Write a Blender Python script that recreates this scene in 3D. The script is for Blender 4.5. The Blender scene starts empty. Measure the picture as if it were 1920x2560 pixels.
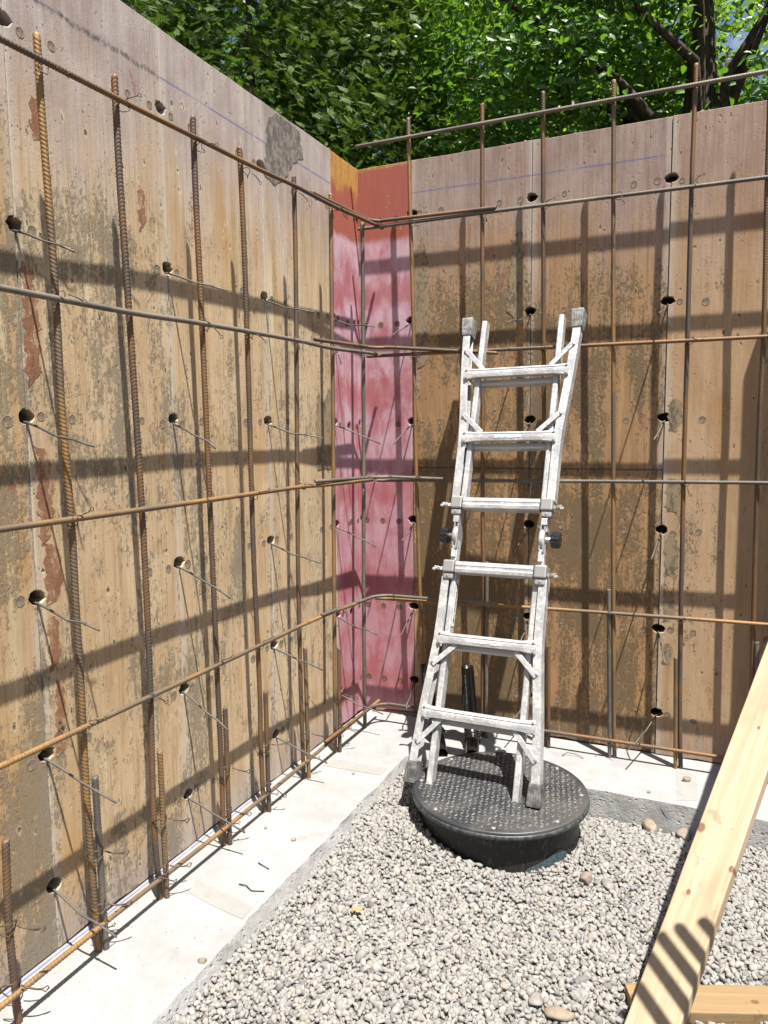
import bpy, bmesh, math, random
import numpy as np
from mathutils import Vector, Matrix
R = math.radians
random.seed(7); rng = np.random.default_rng(11)
scene = bpy.context.scene
col = scene.collection

# ------------------------------------------------------------------ camera
cd = bpy.data.cameras.new('camera'); cam = bpy.data.objects.new('camera', cd); col.objects.link(cam)
cd.sensor_fit = 'HORIZONTAL'; cd.sensor_width = 36.0; cd.lens = 1879.32/1920*36.0
cd.clip_start = 0.05; cd.clip_end = 900
YAW, PITCH, ROLL = -0.422632, -0.105415, -0.010513
F_ = Vector((math.sin(YAW)*math.cos(PITCH), math.cos(YAW)*math.cos(PITCH), math.sin(PITCH)))
R0 = Vector((math.cos(YAW), -math.sin(YAW), 0)); U0 = R0.cross(F_)
Rr = R0*math.cos(ROLL)+U0*math.sin(ROLL); Uu = U0*math.cos(ROLL)-R0*math.sin(ROLL)
CAM = Vector((1.71446, -3.53966, 1.48668))
cam.matrix_world = Matrix(((Rr.x, Uu.x, -F_.x, CAM.x), (Rr.y, Uu.y, -F_.y, CAM.y), (Rr.z, Uu.z, -F_.z, CAM.z), (0, 0, 0, 1)))
scene.camera = cam

# ------------------------------------------------------------------ world, sun, exposure
EL, AZ = R(70), R(140)
SUN = Vector((math.cos(AZ)*math.cos(EL), math.sin(AZ)*math.cos(EL), -math.sin(EL)))   # direction light travels
w = bpy.data.worlds.new('World'); scene.world = w; w.use_nodes = True
nt = w.node_tree
sky = nt.nodes.new('ShaderNodeTexSky'); sky.sky_type = 'NISHITA'; sky.sun_disc = False
sky.sun_elevation = EL; sky.sun_rotation = math.atan2(-SUN.x, -SUN.y)
sky.air_density = 1.0; sky.dust_density = 1.6; sky.ozone_density = 1.0
tc_ = nt.nodes.new('ShaderNodeTexCoord'); cn_ = nt.nodes.new('ShaderNodeTexNoise'); cn_.inputs['Scale'].default_value = 3.2; cn_.inputs['Detail'].default_value = 6
nt.links.new(tc_.outputs['Generated'], cn_.inputs['Vector'])
cr_ = nt.nodes.new('ShaderNodeMapRange'); cr_.interpolation_type = 'SMOOTHSTEP'; cr_.inputs[1].default_value = .60; cr_.inputs[2].default_value = .68
nt.links.new(cn_.outputs['Fac'], cr_.inputs[0])
cm_ = nt.nodes.new('ShaderNodeMix'); cm_.data_type = 'RGBA'; cm_.inputs[7].default_value = (12.5, 13.0, 13.8, 1)
nt.links.new(cr_.outputs[0], cm_.inputs[0]); nt.links.new(sky.outputs[0], cm_.inputs[6])
nt.links.new(cm_.outputs[2], nt.nodes['Background'].inputs[0]); nt.nodes['Background'].inputs[1].default_value = 0.05
sd = bpy.data.lights.new('sun', 'SUN'); sd.energy = 5.0; sd.angle = R(0.53); sd.color = (1.0, 0.955, 0.88)
so = bpy.data.objects.new('sun', sd); col.objects.link(so); so.rotation_euler = SUN.to_track_quat('-Z', 'Y').to_euler()
so.location = (6, -6, 20)
scene.view_settings.view_transform = 'Standard'; scene.view_settings.look = 'None'
scene.view_settings.gamma = 1; scene.view_settings.use_curve_mapping = False
scene.view_settings.exposure = 1.42

# ------------------------------------------------------------------ helpers
class MB:
    def __init__(s): s.v = []; s.f = []; s.mi = []; s.cur = 0
    def add(s, vs, fs):
        o = len(s.v); s.v += [tuple(v) for v in vs]; s.f += [tuple(i+o for i in f) for f in fs]; s.mi += [s.cur]*len(fs)
    def box(s, c, ax, ay, az, ch=0.0):
        c, ax, ay, az = map(Vector, (c, ax, ay, az))
        P = [c+ax*i+ay*j+az*k for k in (-1, 1) for j in (-1, 1) for i in (-1, 1)]
        s.add(P, [(0, 2, 3, 1), (4, 5, 7, 6), (0, 1, 5, 4), (2, 6, 7, 3), (0, 4, 6, 2), (1, 3, 7, 5)])
    def prism(s, a, b, prof, X, Y, cap=True):
        """profile (list of 2d) swept from a to b along straight line, X, Y profile axes"""
        a, b, X, Y = map(Vector, (a, b, X, Y)); n = len(prof)
        vs = [a+X*p[0]+Y*p[1] for p in prof]+[b+X*p[0]+Y*p[1] for p in prof]
        fs = [(i, (i+1) % n, n+(i+1) % n, n+i) for i in range(n)]
        if cap: fs += [tuple(range(n-1, -1, -1)), tuple(range(n, 2*n))]
        s.add(vs, fs)
    def tube(s, pts, r, n=8, cap=True):
        pts = [Vector(p) for p in pts]; rs = r if isinstance(r, (list, tuple)) else [r]*len(pts)
        vs = []; up = None
        for i, p in enumerate(pts):
            t = (pts[min(i+1, len(pts)-1)]-pts[max(i-1, 0)]).normalized()
            if up is None: up = Vector((0, 0, 1)) if abs(t.z) < .9 else Vector((1, 0, 0))
            x = up.cross(t).normalized(); y = t.cross(x); up = y
            up = y
            vs += [p+(x*math.cos(2*math.pi*k/n)+y*math.sin(2*math.pi*k/n))*rs[i] for k in range(n)]
            up = t.cross(x)
        fs = []
        for i in range(len(pts)-1):
            for k in range(n):
                a = i*n+k; b = i*n+(k+1) % n
                fs.append((a, b, b+n, a+n))
        if cap: fs += [tuple(range(n-1, -1, -1)), tuple(range((len(pts)-1)*n, len(pts)*n))]
        s.add(vs, fs)
    def lathe(s, c, prof, n=32, axis=(0, 0, 1), closed=False):
        c = Vector(c); A = Vector(axis).normalized(); X = A.orthogonal().normalized(); Y = A.cross(X)
        vs = []; m = len(prof)
        for k in range(n):
            d = X*math.cos(2*math.pi*k/n)+Y*math.sin(2*math.pi*k/n)
            vs += [c+d*p[0]+A*p[1] for p in prof]
        fs = []
        for k in range(n):
            k2 = (k+1) % n
            for i in range(m-1): fs.append((k*m+i, k2*m+i, k2*m+i+1, k*m+i+1))
        s.add(vs, fs)
        if closed:
            s.add([c+(X*math.cos(2*math.pi*k/n)+Y*math.sin(2*math.pi*k/n))*prof[-1][0]+A*prof[-1][1] for k in range(n)], [tuple(range(n))])
    def mesh(s, name, mats, smooth=False):
        me = bpy.data.meshes.new(name); me.from_pydata(s.v, [], s.f)
        for m in (mats if isinstance(mats, (list, tuple)) else [mats]): me.materials.append(m)
        if any(s.mi): me.polygons.foreach_set('material_index', s.mi)
        if smooth: me.polygons.foreach_set('use_smooth', [True]*len(s.f))
        me.update(); return me
    def build(s, name, mats, parent=None, smooth=False, bevel=0, loc=None):
        o = bpy.data.objects.new(name, s.mesh(name, mats, smooth)); col.objects.link(o)
        if parent is not None: o.parent = parent
        if loc is not None: o.location = loc
        if bevel:
            b = o.modifiers.new('bevel', 'BEVEL'); b.width = bevel; b.segments = 2; b.limit_method = 'ANGLE'; b.angle_limit = R(35)
        return o
def tag(o, label=None, cat=None, group=None, kind=None):
    if label: o['label'] = label
    if cat: o['category'] = cat
    if group: o['group'] = group
    if kind: o['kind'] = kind
    return o
def empty(name, loc=(0, 0, 0), rot=(0, 0, 0)):
    o = bpy.data.objects.new(name, None); col.objects.link(o); o.location = loc; o.rotation_euler = rot
    o.empty_display_size = .1; return o
def mesh_np(name, V, F, mat, smooth=True):
    """V (n,3) float, F (m,k) int"""
    me = bpy.data.meshes.new(name); k = F.shape[1]; m = len(F)
    me.vertices.add(len(V)); me.vertices.foreach_set('co', V.astype(np.float32).ravel())
    me.loops.add(m*k); me.loops.foreach_set('vertex_index', F.astype(np.int32).ravel())
    me.polygons.add(m); me.polygons.foreach_set('loop_start', np.arange(0, m*k, k, dtype=np.int32))
    me.polygons.foreach_set('loop_total', np.full(m, k, dtype=np.int32))
    if smooth: me.polygons.foreach_set('use_smooth', np.ones(m, dtype=bool))
    me.materials.append(mat); me.update(); me.validate(); return me

class NT:
    """terse material builder"""
    def __init__(s, name):
        s.m = bpy.data.materials.new(name); s.m.use_nodes = True; s.t = s.m.node_tree
        s.b = s.t.nodes['Principled BSDF']; s.out = s.t.nodes['Material Output']
    def n(s, typ, **kw):
        x = s.t.nodes.new('ShaderNode'+typ)
        for k, v in kw.items(): setattr(x, k, v)
        return x
    def set(s, inp, v):
        if isinstance(v, bpy.types.NodeSocket): s.t.links.new(v, inp)
        elif isinstance(v, (tuple, list)) and len(v) == 3 and inp.type == 'RGBA': inp.default_value = (*v, 1)
        else: inp.default_value = v
    def coord(s, kind='Object'): return s.n('TexCoord').outputs[kind]
    def attr(s, name):
        a = s.n('Attribute', attribute_type='OBJECT'); a.attribute_name = name; return a.outputs['Fac']
    def math(s, op, a, b=0.0, clamp=False):
        x = s.n('Math', operation=op, use_clamp=clamp); s.set(x.inputs[0], a); s.set(x.inputs[1], b); return x.outputs[0]
    def vmath(s, op, a, b):
        x = s.n('VectorMath', operation=op); s.set(x.inputs[0], a); s.set(x.inputs[1], b); return x.outputs[0]
    def sep(s, v): x = s.n('SeparateXYZ'); s.set(x.inputs[0], v); return x.outputs
    def comb(s, a, b, c):
        x = s.n('CombineXYZ'); s.set(x.inputs[0], a); s.set(x.inputs[1], b); s.set(x.inputs[2], c); return x.outputs[0]
    def noise(s, v, scale, detail=4, rough=.55, dist=0.0):
        x = s.n('TexNoise'); s.set(x.inputs['Vector'], v); x.inputs['Scale'].default_value = scale
        x.inputs['Detail'].default_value = detail; x.inputs['Roughness'].default_value = rough; x.inputs['Distortion'].default_value = dist
        return x.outputs['Fac']
    def voro(s, v, scale, out='Distance', feature='F1', rand=1.0):
        x = s.n('TexVoronoi', feature=feature); s.set(x.inputs['Vector'], v); x.inputs['Scale'].default_value = scale
        x.inputs['Randomness'].default_value = rand; return x.outputs[out]
    def ramp(s, f, stops, interp='LINEAR'):
        x = s.n('ValToRGB'); x.color_ramp.interpolation = interp; e = x.color_ramp.elements
        while len(e) < len(stops): e.new(0.5)
        for i, (p, c) in enumerate(stops):
            e[i].position = p; e[i].color = (*c, 1) if isinstance(c, tuple) else (c, c, c, 1)
        s.set(x.inputs[0], f); return x.outputs[0]
    def smooth(s, f, lo, hi):
        x = s.n('MapRange', interpolation_type='SMOOTHSTEP'); s.set(x.inputs[0], f)
        s.set(x.inputs[1], lo); s.set(x.inputs[2], hi); return x.outputs[0]
    def mix(s, f, a, b, blend='MIX'):
        x = s.n('Mix', data_type='RGBA', blend_type=blend); s.set(x.inputs[0], f); s.set(x.inputs[6], a); s.set(x.inputs[7], b); return x.outputs[2]
    def bump(s, h, strength=.5, dist=.01, prev=None):
        x = s.n('Bump'); x.inputs['Strength'].default_value = strength; x.inputs['Distance'].default_value = dist
        s.set(x.inputs['Height'], h)
        if prev is not None: s.set(x.inputs['Normal'], prev)
        return x.outputs[0]
    def fin(s, color, rough=.7, metal=0.0, normal=None, spec=None, alb=.71):
        # alb: overall reflectance level of the material's palette
        if isinstance(color, tuple): color = tuple(x*alb for x in color)
        else: color = s.mix(1.0, color, (alb, alb, alb), 'MULTIPLY')
        s.set(s.b.inputs['Base Color'], color); s.set(s.b.inputs['Roughness'], rough); s.set(s.b.inputs['Metallic'], metal)
        if normal is not None: s.set(s.b.inputs['Normal'], normal)
        if spec is not None: s.set(s.b.inputs['Specular IOR Level'], spec)
        return s.m

# ------------------------------------------------------------------ materials
def mat_form(name, base_a, base_b, cement, warm, mau_a, mau_b, grainy, alb=.83):
    """peeling overlaid plywood; panel local coords x along, y thickness, z up; object attrs seed, grime, mauve"""
    t = NT(name); c = t.coord(); seed = t.attr('seed'); gr = t.attr('grime'); mv = t.attr('mauve')
    off = t.comb(t.math('MULTIPLY', seed, 7.31), t.math('MULTIPLY', seed, 3.7), t.math('MULTIPLY', seed, 5.13))
    p = t.vmath('ADD', c, off)
    xyz = t.sep(c); z = xyz[2]; xl = xyz[0]
    st = lambda k: t.vmath('MULTIPLY', p, (1, 1, k))
    low = t.noise(p, 2.6, 3, .6); zone = t.noise(st(.22), 6.5, 4, .62, .4); streak = t.noise(st(.055), 30, 5, .65)
    mid = t.noise(st(.5), 17, 5, .65); fine = t.noise(st(.55), 85, 6, .72); grain = t.noise(st(.03), 150, 4, .65); fine2 = t.noise(st(.30), 190, 5, .75); micro = t.noise(p, 260, 3, .7)
    # coat colour: cream / tan mottling and fine vertical wood grain
    colr = t.mix(t.smooth(t.math('ADD', t.math('MULTIPLY', zone, .55), t.math('MULTIPLY', streak, .45)), .36, .64), base_a, base_b)
    colr = t.mix(t.math('MULTIPLY', t.smooth(mid, .50, .70), .45), colr, tuple(x*.62 for x in base_a))
    colr = t.mix(t.math('MULTIPLY', t.smooth(grain, .48, .70), grainy), colr, tuple(x*.42 for x in base_a))
    colr = t.mix(t.math('MULTIPLY', t.attr('light'), .6), colr, t.mix(t.smooth(zone, .36, .64), (.43, .285, .165), (.52, .375, .24)))
    # yellowish ochre stain patches, rust brown runs
    och = t.smooth(t.noise(t.vmath('MULTIPLY', t.vmath('ADD', p, (2, 7, 3)), (1, 1, .4)), 4.2, 5, .65), .54, .68)
    colr = t.mix(t.math('MULTIPLY', och, .40), colr, (base_a[0]*1.05, base_a[1]*.84, base_a[2]*.55))
    colr = t.mix(t.math('MULTIPLY', t.math('MULTIPLY', t.attr('ochre'), .75), t.smooth(t.math('ADD', t.math('MULTIPLY', low, .5), t.math('MULTIPLY', zone, .5)), .34, .56)), colr, t.mix(streak, (.42, .235, .085), (.52, .33, .15)))
    run = t.smooth(t.noise(t.vmath('MULTIPLY', t.vmath('ADD', p, (5, 1, 8)), (1, 1, .12)), 15, 5, .65), .60, .72)
    colr = t.mix(t.math('MULTIPLY', t.math('MULTIPLY', run, t.smooth(fine, .35, .6)), .6), colr, (.20, .115, .055))
    # greyish mauve resin surface where little concrete touched (top, toe)
    top = t.smooth(t.math('ADD', z, t.math('ADD', t.math('MULTIPLY', t.math('SUBTRACT', zone, .5), .8), t.math('MULTIPLY', t.math('SUBTRACT', streak, .5), .5))), 2.02, 2.66)
    toe = t.smooth(t.math('SUBTRACT', t.math('MULTIPLY', t.math('SUBTRACT', streak, .5), .35), z), -.2, -.02)
    mau = t.math('MULTIPLY', t.math('MAXIMUM', top, t.math('MULTIPLY', toe, .8)), mv, True)
    mauc = t.mix(t.smooth(t.math('ADD', t.math('MULTIPLY', streak, .3), t.math('ADD', t.math('MULTIPLY', low, .4), t.math('MULTIPLY', mid, .3))), .38, .60), mau_a, mau_b)
    mauc = t.mix(t.math('MULTIPLY', t.smooth(grain, .45, .7), grainy*.55), mauc, tuple(x*.55 for x in mau_a))
    colr = t.mix(mau, colr, mauc)
    # chalky white streaks
    ch = t.smooth(t.noise(t.vmath('MULTIPLY', p, (1, 1, .05)), 15, 5, .65), .57, .72)
    colr = t.mix(t.math('MULTIPLY', ch, .55), colr, tuple(min(.72, x*1.28) for x in base_b))
    # seam edges: whitish cement lines
    wn = t.math('ADD', xl, t.math('MULTIPLY', t.math('SUBTRACT', t.noise(st(.2), 30, 4), .5), .06))
    edge = t.math('MINIMUM', wn, t.math('SUBTRACT', t.attr('width'), wn))
    colr = t.mix(t.math('MULTIPLY', t.math('SUBTRACT', 1.0, t.smooth(edge, .004, .036)), .5), colr, (.50, .455, .40))
    # cement skin: dense in vertical zones, breaking into speckle at their borders
    dens = t.math('ADD', t.math('ADD', t.math('MULTIPLY', zone, .75), t.math('MULTIPLY', low, .40)), t.math('MULTIPLY', streak, .42))
    dens = t.math('ADD', dens, t.math('MULTIPLY', t.math('SUBTRACT', gr, .5), .45))
    dens = t.math('SUBTRACT', dens, t.math('MULTIPLY', t.math('MULTIPLY', top, mv), .30))
    lowr = t.math('MULTIPLY', t.math('SUBTRACT', 1.0, t.smooth(z, 1.295, 1.312)), t.attr('joint'))
    dens = t.math('ADD', dens, t.math('MULTIPLY', lowr, .07))
    colr = t.mix(t.math('MULTIPLY', lowr, .5), colr, (.42, .245, .11))
    g = t.math('ADD', t.math('MULTIPLY', t.math('ADD', t.math('MULTIPLY', fine, .6), t.math('MULTIPLY', fine2, .4)), 1.0), t.math('ADD', t.math('MULTIPLY', mid, .30), t.math('MULTIPLY', t.math('SUBTRACT', dens, .80), .85)))
    cm = t.smooth(g, .655, .735)
    halo = t.smooth(t.math('ADD', t.math('MULTIPLY', dens, .8), t.math('MULTIPLY', streak, .25)), .66, .92)
    colr = t.mix(t.math('MULTIPLY', halo, .38), colr, tuple(x*1.5 for x in cement))
    cmc = t.mix(t.smooth(micro, .35, .65), cement, tuple(x*1.65 for x in cement))
    colr = t.mix(t.math('MULTIPLY', cm, .66), colr, cmc)
    # warm bare wood where the face peeled
    pe = t.math('ADD', t.math('MULTIPLY', t.noise(t.vmath('MULTIPLY', t.vmath('ADD', p, (9, 4, 2)), (1, 1, .35)), 6.5, 5, .65), .78), t.math('MULTIPLY', fine, .26))
    pm_ = t.smooth(pe, .672, .684)
    colr = t.mix(t.math('MULTIPLY', pm_, .75), colr, t.mix(fine, warm, tuple(x*1.5 for x in warm)))
    # pits and gouges: small elongated dark scars with a pale rim
    vw = t.vmath('ADD', st(.42), t.comb(t.math('MULTIPLY', fine, .03), 0.0, t.math('MULTIPLY', mid, .03)))
    vd = t.voro(vw, 30); sel = t.smooth(t.noise(t.vmath('ADD', p, (4, 4, 4)), 6, 3), .50, .56)
    pit = t.math('MULTIPLY', t.math('SUBTRACT', 1.0, t.smooth(vd, .08, .15)), sel)
    rim = t.math('MULTIPLY', t.math('SUBTRACT', 1.0, t.smooth(vd, .16, .26)), sel)
    colr = t.mix(t.math('MULTIPLY', rim, .35), colr, tuple(min(.7, x*1.2) for x in base_b))
    colr = t.mix(t.math('MULTIPLY', pit, .85), colr, (.075, .05, .035))
    v2 = t.voro(st(.5), 75); p2 = t.math('MULTIPLY', t.math('SUBTRACT', 1.0, t.smooth(v2, .12, .2)), t.smooth(mid, .48, .6))
    colr = t.mix(t.math('MULTIPLY', p2, .5), colr, (.10, .075, .05))
    # chalk snap line
    ln = t.math('ABSOLUTE', t.math('SUBTRACT', z, t.math('ADD', 2.646, t.math('MULTIPLY', t.math('SUBTRACT', low, .5), .006))))
    cl = t.math('MULTIPLY', t.math('SUBTRACT', 1.0, t.smooth(ln, .001, .006)), t.math('MULTIPLY', t.smooth(t.noise(t.vmath('MULTIPLY', p, (1, 1, 0)), 5, 4), .30, .55), t.attr('chalk')))
    colr = t.mix(t.math('MULTIPLY', cl, t.math('ADD', .35, t.math('MULTIPLY', fine, .5))), colr, (.07, .09, .28))
    smu = t.math('ABSOLUTE', t.math('SUBTRACT', z, t.math('ADD', 2.645, t.math('MULTIPLY', t.math('SUBTRACT', mid, .5), .05))))
    smu = t.math('MULTIPLY', t.math('MULTIPLY', t.math('SUBTRACT', 1.0, t.smooth(smu, .001, .014)), t.smooth(fine, .38, .58)), t.attr('smudge'))
    colr = t.mix(t.math('MULTIPLY', smu, .8), colr, (.06, .05, .042))
    # dark joint at mid height on some panels
    jn = t.math('MULTIPLY', t.math('SUBTRACT', 1.0, t.smooth(t.math('ABSOLUTE', t.math('SUBTRACT', z, t.math('ADD', 1.309, t.math('MULTIPLY', t.math('SUBTRACT', mid, .5), .012)))), .001, .006)), t.attr('joint'))
    colr = t.mix(t.math('MULTIPLY', jn, .75), colr, (.045, .042, .06))
    h = t.math('ADD', t.math('MULTIPLY', fine, .40), t.math('ADD', t.math('MULTIPLY', grain, .30), t.math('MULTIPLY', micro, .25)))
    h = t.math('ADD', h, t.math('MULTIPLY', cm, .55)); h = t.math('SUBTRACT', h, t.math('MULTIPLY', pit, 1.3))
    h = t.math('SUBTRACT', h, t.math('MULTIPLY', pm_, .8)); h = t.math('SUBTRACT', h, jn); h = t.math('SUBTRACT', h, t.math('MULTIPLY', p2, .6))
    return t.fin(colr, .82, 0, t.bump(h, .7, .004), .22, alb=alb)
M = {}
M['form_left'] = mat_form('form_ply_tan', (.43, .30, .17), (.66, .52, .355), (.125, .108, .078), (.27, .105, .045), (.31, .245, .22), (.44, .375, .345), .5)
M['form_right'] = mat_form('form_ply_brown', (.315, .185, .095), (.42, .28, .165), (.078, .062, .038), (.32, .16, .065), (.255, .17, .145), (.36, .275, .235), .75)

def mat_pink():
    t = NT('form_red_resin'); c = t.coord(); xyz = t.sep(c); z = xyz[2]; x = xyz[0]
    p = t.vmath('ADD', c, t.comb(t.math('MULTIPLY', t.attr('seed'), 3.3), 0.0, t.math('MULTIPLY', t.attr('seed'), 1.7)))
    n1 = t.noise(t.vmath('MULTIPLY', p, (1, 1, .6)), 9, 5, .62, .3); n2 = t.noise(t.vmath('MULTIPLY', p, (1, 1, .12)), 40, 4, .6); n3 = t.noise(p, 130, 3, .7)
    # tie rows every 0.49 m
    q = t.math('PINGPONG', t.math('SUBTRACT', z, .2), .247)
    row = t.math('SUBTRACT', 1.0, t.smooth(t.math('ADD', q, t.math('MULTIPLY', t.math('SUBTRACT', n1, .5), .30)), .01, .13))
    red = t.mix(n2, (.32, .085, .10), (.40, .15, .165))
    chalk = t.mix(t.math('ADD', t.math('MULTIPLY', n2, .4), t.math('MULTIPLY', n1, .6)), (.44, .25, .30), (.56, .42, .475))
    k = t.smooth(t.math('ADD', n1, t.math('MULTIPLY', t.math('SUBTRACT', n2, .5), .3)), .26, .62)
    k = t.math('MULTIPLY', k, t.math('SUBTRACT', 1.0, t.math('MULTIPLY', row, .75)), True)
    k = t.math('MULTIPLY', k, t.math('ADD', .55, t.math('MULTIPLY', t.smooth(z, .5, 1.9), .45)))
    colr = t.mix(k, red, chalk)
    zt = t.math('ADD', z, t.math('MULTIPLY', t.math('SUBTRACT', n1, .5), .08))
    topm = t.smooth(zt, 2.42, 2.46)
    topc = t.mix(n2, (.29, .075, .055), (.37, .125, .09))
    colr = t.mix(topm, colr, topc)
    ye = t.math('MULTIPLY', t.smooth(t.math('ADD', z, t.math('MULTIPLY', t.math('SUBTRACT', n1, .5), .35)), 2.6, 2.68), t.attr('yellow'), True)
    ye = t.math('MAXIMUM', ye, t.math('MULTIPLY', t.smooth(t.math('ADD', z, t.math('MULTIPLY', n1, .05)), 2.808, 2.815), .8))
    colr = t.mix(ye, colr, t.mix(t.smooth(n2, .4, .6), (.40, .19, .045), (.50, .28, .085)))
    tear = t.math('MULTIPLY', t.smooth(t.math('ADD', n3, t.math('MULTIPLY', n1, .6)), .88, .92), ye)
    colr = t.mix(tear, colr, (.15, .11, .08))
    # white crystals / splash
    spl = t.math('SUBTRACT', 1.0, t.smooth(t.voro(t.vmath('MULTIPLY', p, (1, 1, .7)), 55), .10, .15)); spl = t.math('MULTIPLY', spl, t.smooth(n1, .5, .6))
    colr = t.mix(t.math('MULTIPLY', spl, .6), colr, (.75, .62, .62))
    h = t.math('ADD', t.math('MULTIPLY', n2, .3), t.math('MULTIPLY', n3, .25)); h = t.math('ADD', h, t.math('MULTIPLY', spl, .4))
    return t.fin(colr, t.math('ADD', .6, t.math('MULTIPLY', k, .2)), 0, t.bump(h, .4, .003), .2, alb=.84)
M['pink'] = mat_pink()

def mat_rebar(name, a, b, c_, mw=.35):
    t = NT(name); c = t.coord('Object'); sd_ = t.n('ObjectInfo').outputs['Random']
    p = t.vmath('ADD', c, t.comb(t.math('MULTIPLY', sd_, 31), 0.0, t.math('MULTIPLY', sd_, 17)))
    n1 = t.noise(p, 2.3, 3, .6); n2 = t.noise(p, 45, 4, .65)
    k = t.smooth(t.math('ADD', t.math('MULTIPLY', n1, .9), t.math('MULTIPLY', t.math('SUBTRACT', n2, .5), .35)), .36, .56)
    colr = t.mix(k, a, b)
    colr = t.mix(t.math('MULTIPLY', t.smooth(n2, .55, .7), .6), colr, c_)
    return t.fin(colr, .62, mw, t.bump(n2, .3, .001))
M['rebar'] = mat_rebar('rusty_rebar', (.115, .088, .07), (.235, .125, .055), (.16, .085, .04))
M['rebar_grey'] = mat_rebar('grey_rebar', (.13, .115, .10), (.22, .19, .15), (.21, .13, .07))
M['rebar_orange'] = mat_rebar('orange_rebar', (.175, .125, .085), (.34, .195, .075), (.17, .09, .04))
M['tie'] = mat_rebar('tie_steel', (.10, .092, .086), (.15, .135, .122), (.12, .075, .045))
M['wire'] = NT('tie_wire').fin((.10, .075, .055), .55, .5)

def mat_concrete(name, a, b, pits=True):
    t = NT(name); c = t.coord(); n1 = t.noise(c, 3.4, 6, .68, .5); n2 = t.noise(c, 60, 5, .7); n3 = t.noise(c, 14, 4, .6)
    colr = t.mix(t.smooth(t.math('ADD', t.math('MULTIPLY', n1, .6), t.math('MULTIPLY', n3, .4)), .35, .65), a, b)
    stn = t.smooth(t.noise(t.vmath('ADD', c, (5, 3, 1)), 7, 6, .7), .55, .72)
    colr = t.mix(t.math('MULTIPLY', stn, .30), colr, tuple(x*.62 for x in a))
    pit = t.math('SUBTRACT', 1.0, t.smooth(t.voro(c, 48), .10, .16)); pit = t.math('MULTIPLY', pit, t.smooth(n3, .5, .6))
    pit2 = t.math('SUBTRACT', 1.0, t.smooth(t.voro(t.vmath('ADD', c, (3, 1, 2)), 120), .12, .2)); pit2 = t.math('MULTIPLY', pit2, t.smooth(n1, .4, .6))
    k = t.math('MAXIMUM', pit, t.math('MULTIPLY', pit2, .7))
    colr = t.mix(t.math('MULTIPLY', k, .7), colr, tuple(x*.35 for x in a))
    h = t.math('SUBTRACT', t.math('MULTIPLY', n2, .5), k)
    return t.fin(colr, .9, 0, t.bump(h, .45, .004), .2)
def mat_rough(name, a, b):
    t = NT(name); c = t.coord(); n1 = t.noise(c, 9, 5, .65); n2 = t.noise(c, 70, 6, .72); v = t.voro(t.vmath('MULTIPLY', c, (1, 1, 1.3)), 42)
    pit = t.math('MULTIPLY', t.math('SUBTRACT', 1.0, t.smooth(v, .14, .30)), t.smooth(n1, .42, .6))
    colr = t.mix(t.smooth(n1, .35, .65), a, b); colr = t.mix(t.math('MULTIPLY', pit, .5), colr, tuple(x*.45 for x in a))
    return t.fin(colr, .92, 0, t.bump(t.math('SUBTRACT', t.math('ADD', n2, n1), t.math('MULTIPLY', pit, 1.2)), .65, .008), .2)
M['footing'] = mat_concrete('footing_concrete', (.295, .293, .288), (.375, .376, .376))
M['footing_mark'] = mat_concrete('troweled_mark', (.285, .278, .266), (.33, .323, .312))
M['footing_side'] = mat_rough('footing_side_concrete', (.37, .363, .352), (.45, .445, .435))
def mat_patch(name, a, b, c_, thr):
    t = NT(name); c = t.coord(); n1 = t.noise(t.vmath('MULTIPLY', c, (1, 1, .4)), 22, 5, .68); n2 = t.noise(t.vmath('MULTIPLY', c, (1, 1, .55)), 85, 6, .72); n3 = t.noise(c, 260, 3, .7)
    colr = t.mix(t.smooth(t.math('ADD', t.math('MULTIPLY', n1, .6), t.math('MULTIPLY', n3, .4)), .36, .62), a, b)
    colr = t.mix(t.math('MULTIPLY', t.smooth(t.math('ADD', t.math('MULTIPLY', n2, .6), t.math('MULTIPLY', n1, .5)), thr, thr+.04), .85), colr, c_)
    return t.fin(colr, .88, 0, t.bump(t.math('ADD', n2, n3), .6, .003), .2)
M['cement'] = mat_patch('cement_skin', (.145, .118, .078), (.225, .188, .135), (.36, .27, .17), .50)
M['cement_grey'] = mat_patch('grey_cement_skin', (.125, .112, .094), (.21, .19, .165), (.34, .29, .25), .55)
M['peel'] = mat_patch('bare_veneer', (.25, .115, .063), (.35, .19, .11), (.48, .35, .22), .57)

def mat_gravel():
    t = NT('gravel_stone'); g = t.n('NewGeometry'); rnd = g.outputs['Random Per Island']; c = t.coord()
    colr = t.ramp(rnd, [(0, (.14, .135, .13)), (.05, (.21, .205, .20)), (.18, (.265, .26, .252)), (.36, (.315, .30, .278)), (.5, (.335, .327, .31)), (.62, (.27, .268, .265)), (.74, (.355, .335, .302)), (.86, (.30, .265, .23)), (.94, (.375, .37, .36)), (1, (.22, .20, .18))])
    n = t.noise(c, 140, 4, .6); n2 = t.noise(c, 500, 2, .6)
    colr = t.mix(t.math('MULTIPLY', t.smooth(n, .4, .7), .3), colr, (.19, .18, .165))
    return t.fin(colr, .78, 0, t.bump(t.math('ADD', n, t.math('MULTIPLY', n2, .4)), .35, .003), .3)
M['gravel'] = mat_gravel()
def mat_bed():
    t = NT('gravel_bed'); c = t.coord(); v = t.voro(c, 52, 'Color'); d = t.voro(c, 52)
    s_ = t.n('SeparateColor'); t.set(s_.inputs[0], v)
    colr = t.ramp(s_.outputs[0], [(0, (.14, .13, .12)), (.4, (.22, .21, .195)), (.7, (.28, .26, .235)), (1, (.32, .31, .29))])
    return t.fin(colr, .9, 0, t.bump(t.math('SUBTRACT', 1.0, d), 1.0, .012), .2)
M['bed'] = mat_bed()
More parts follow.
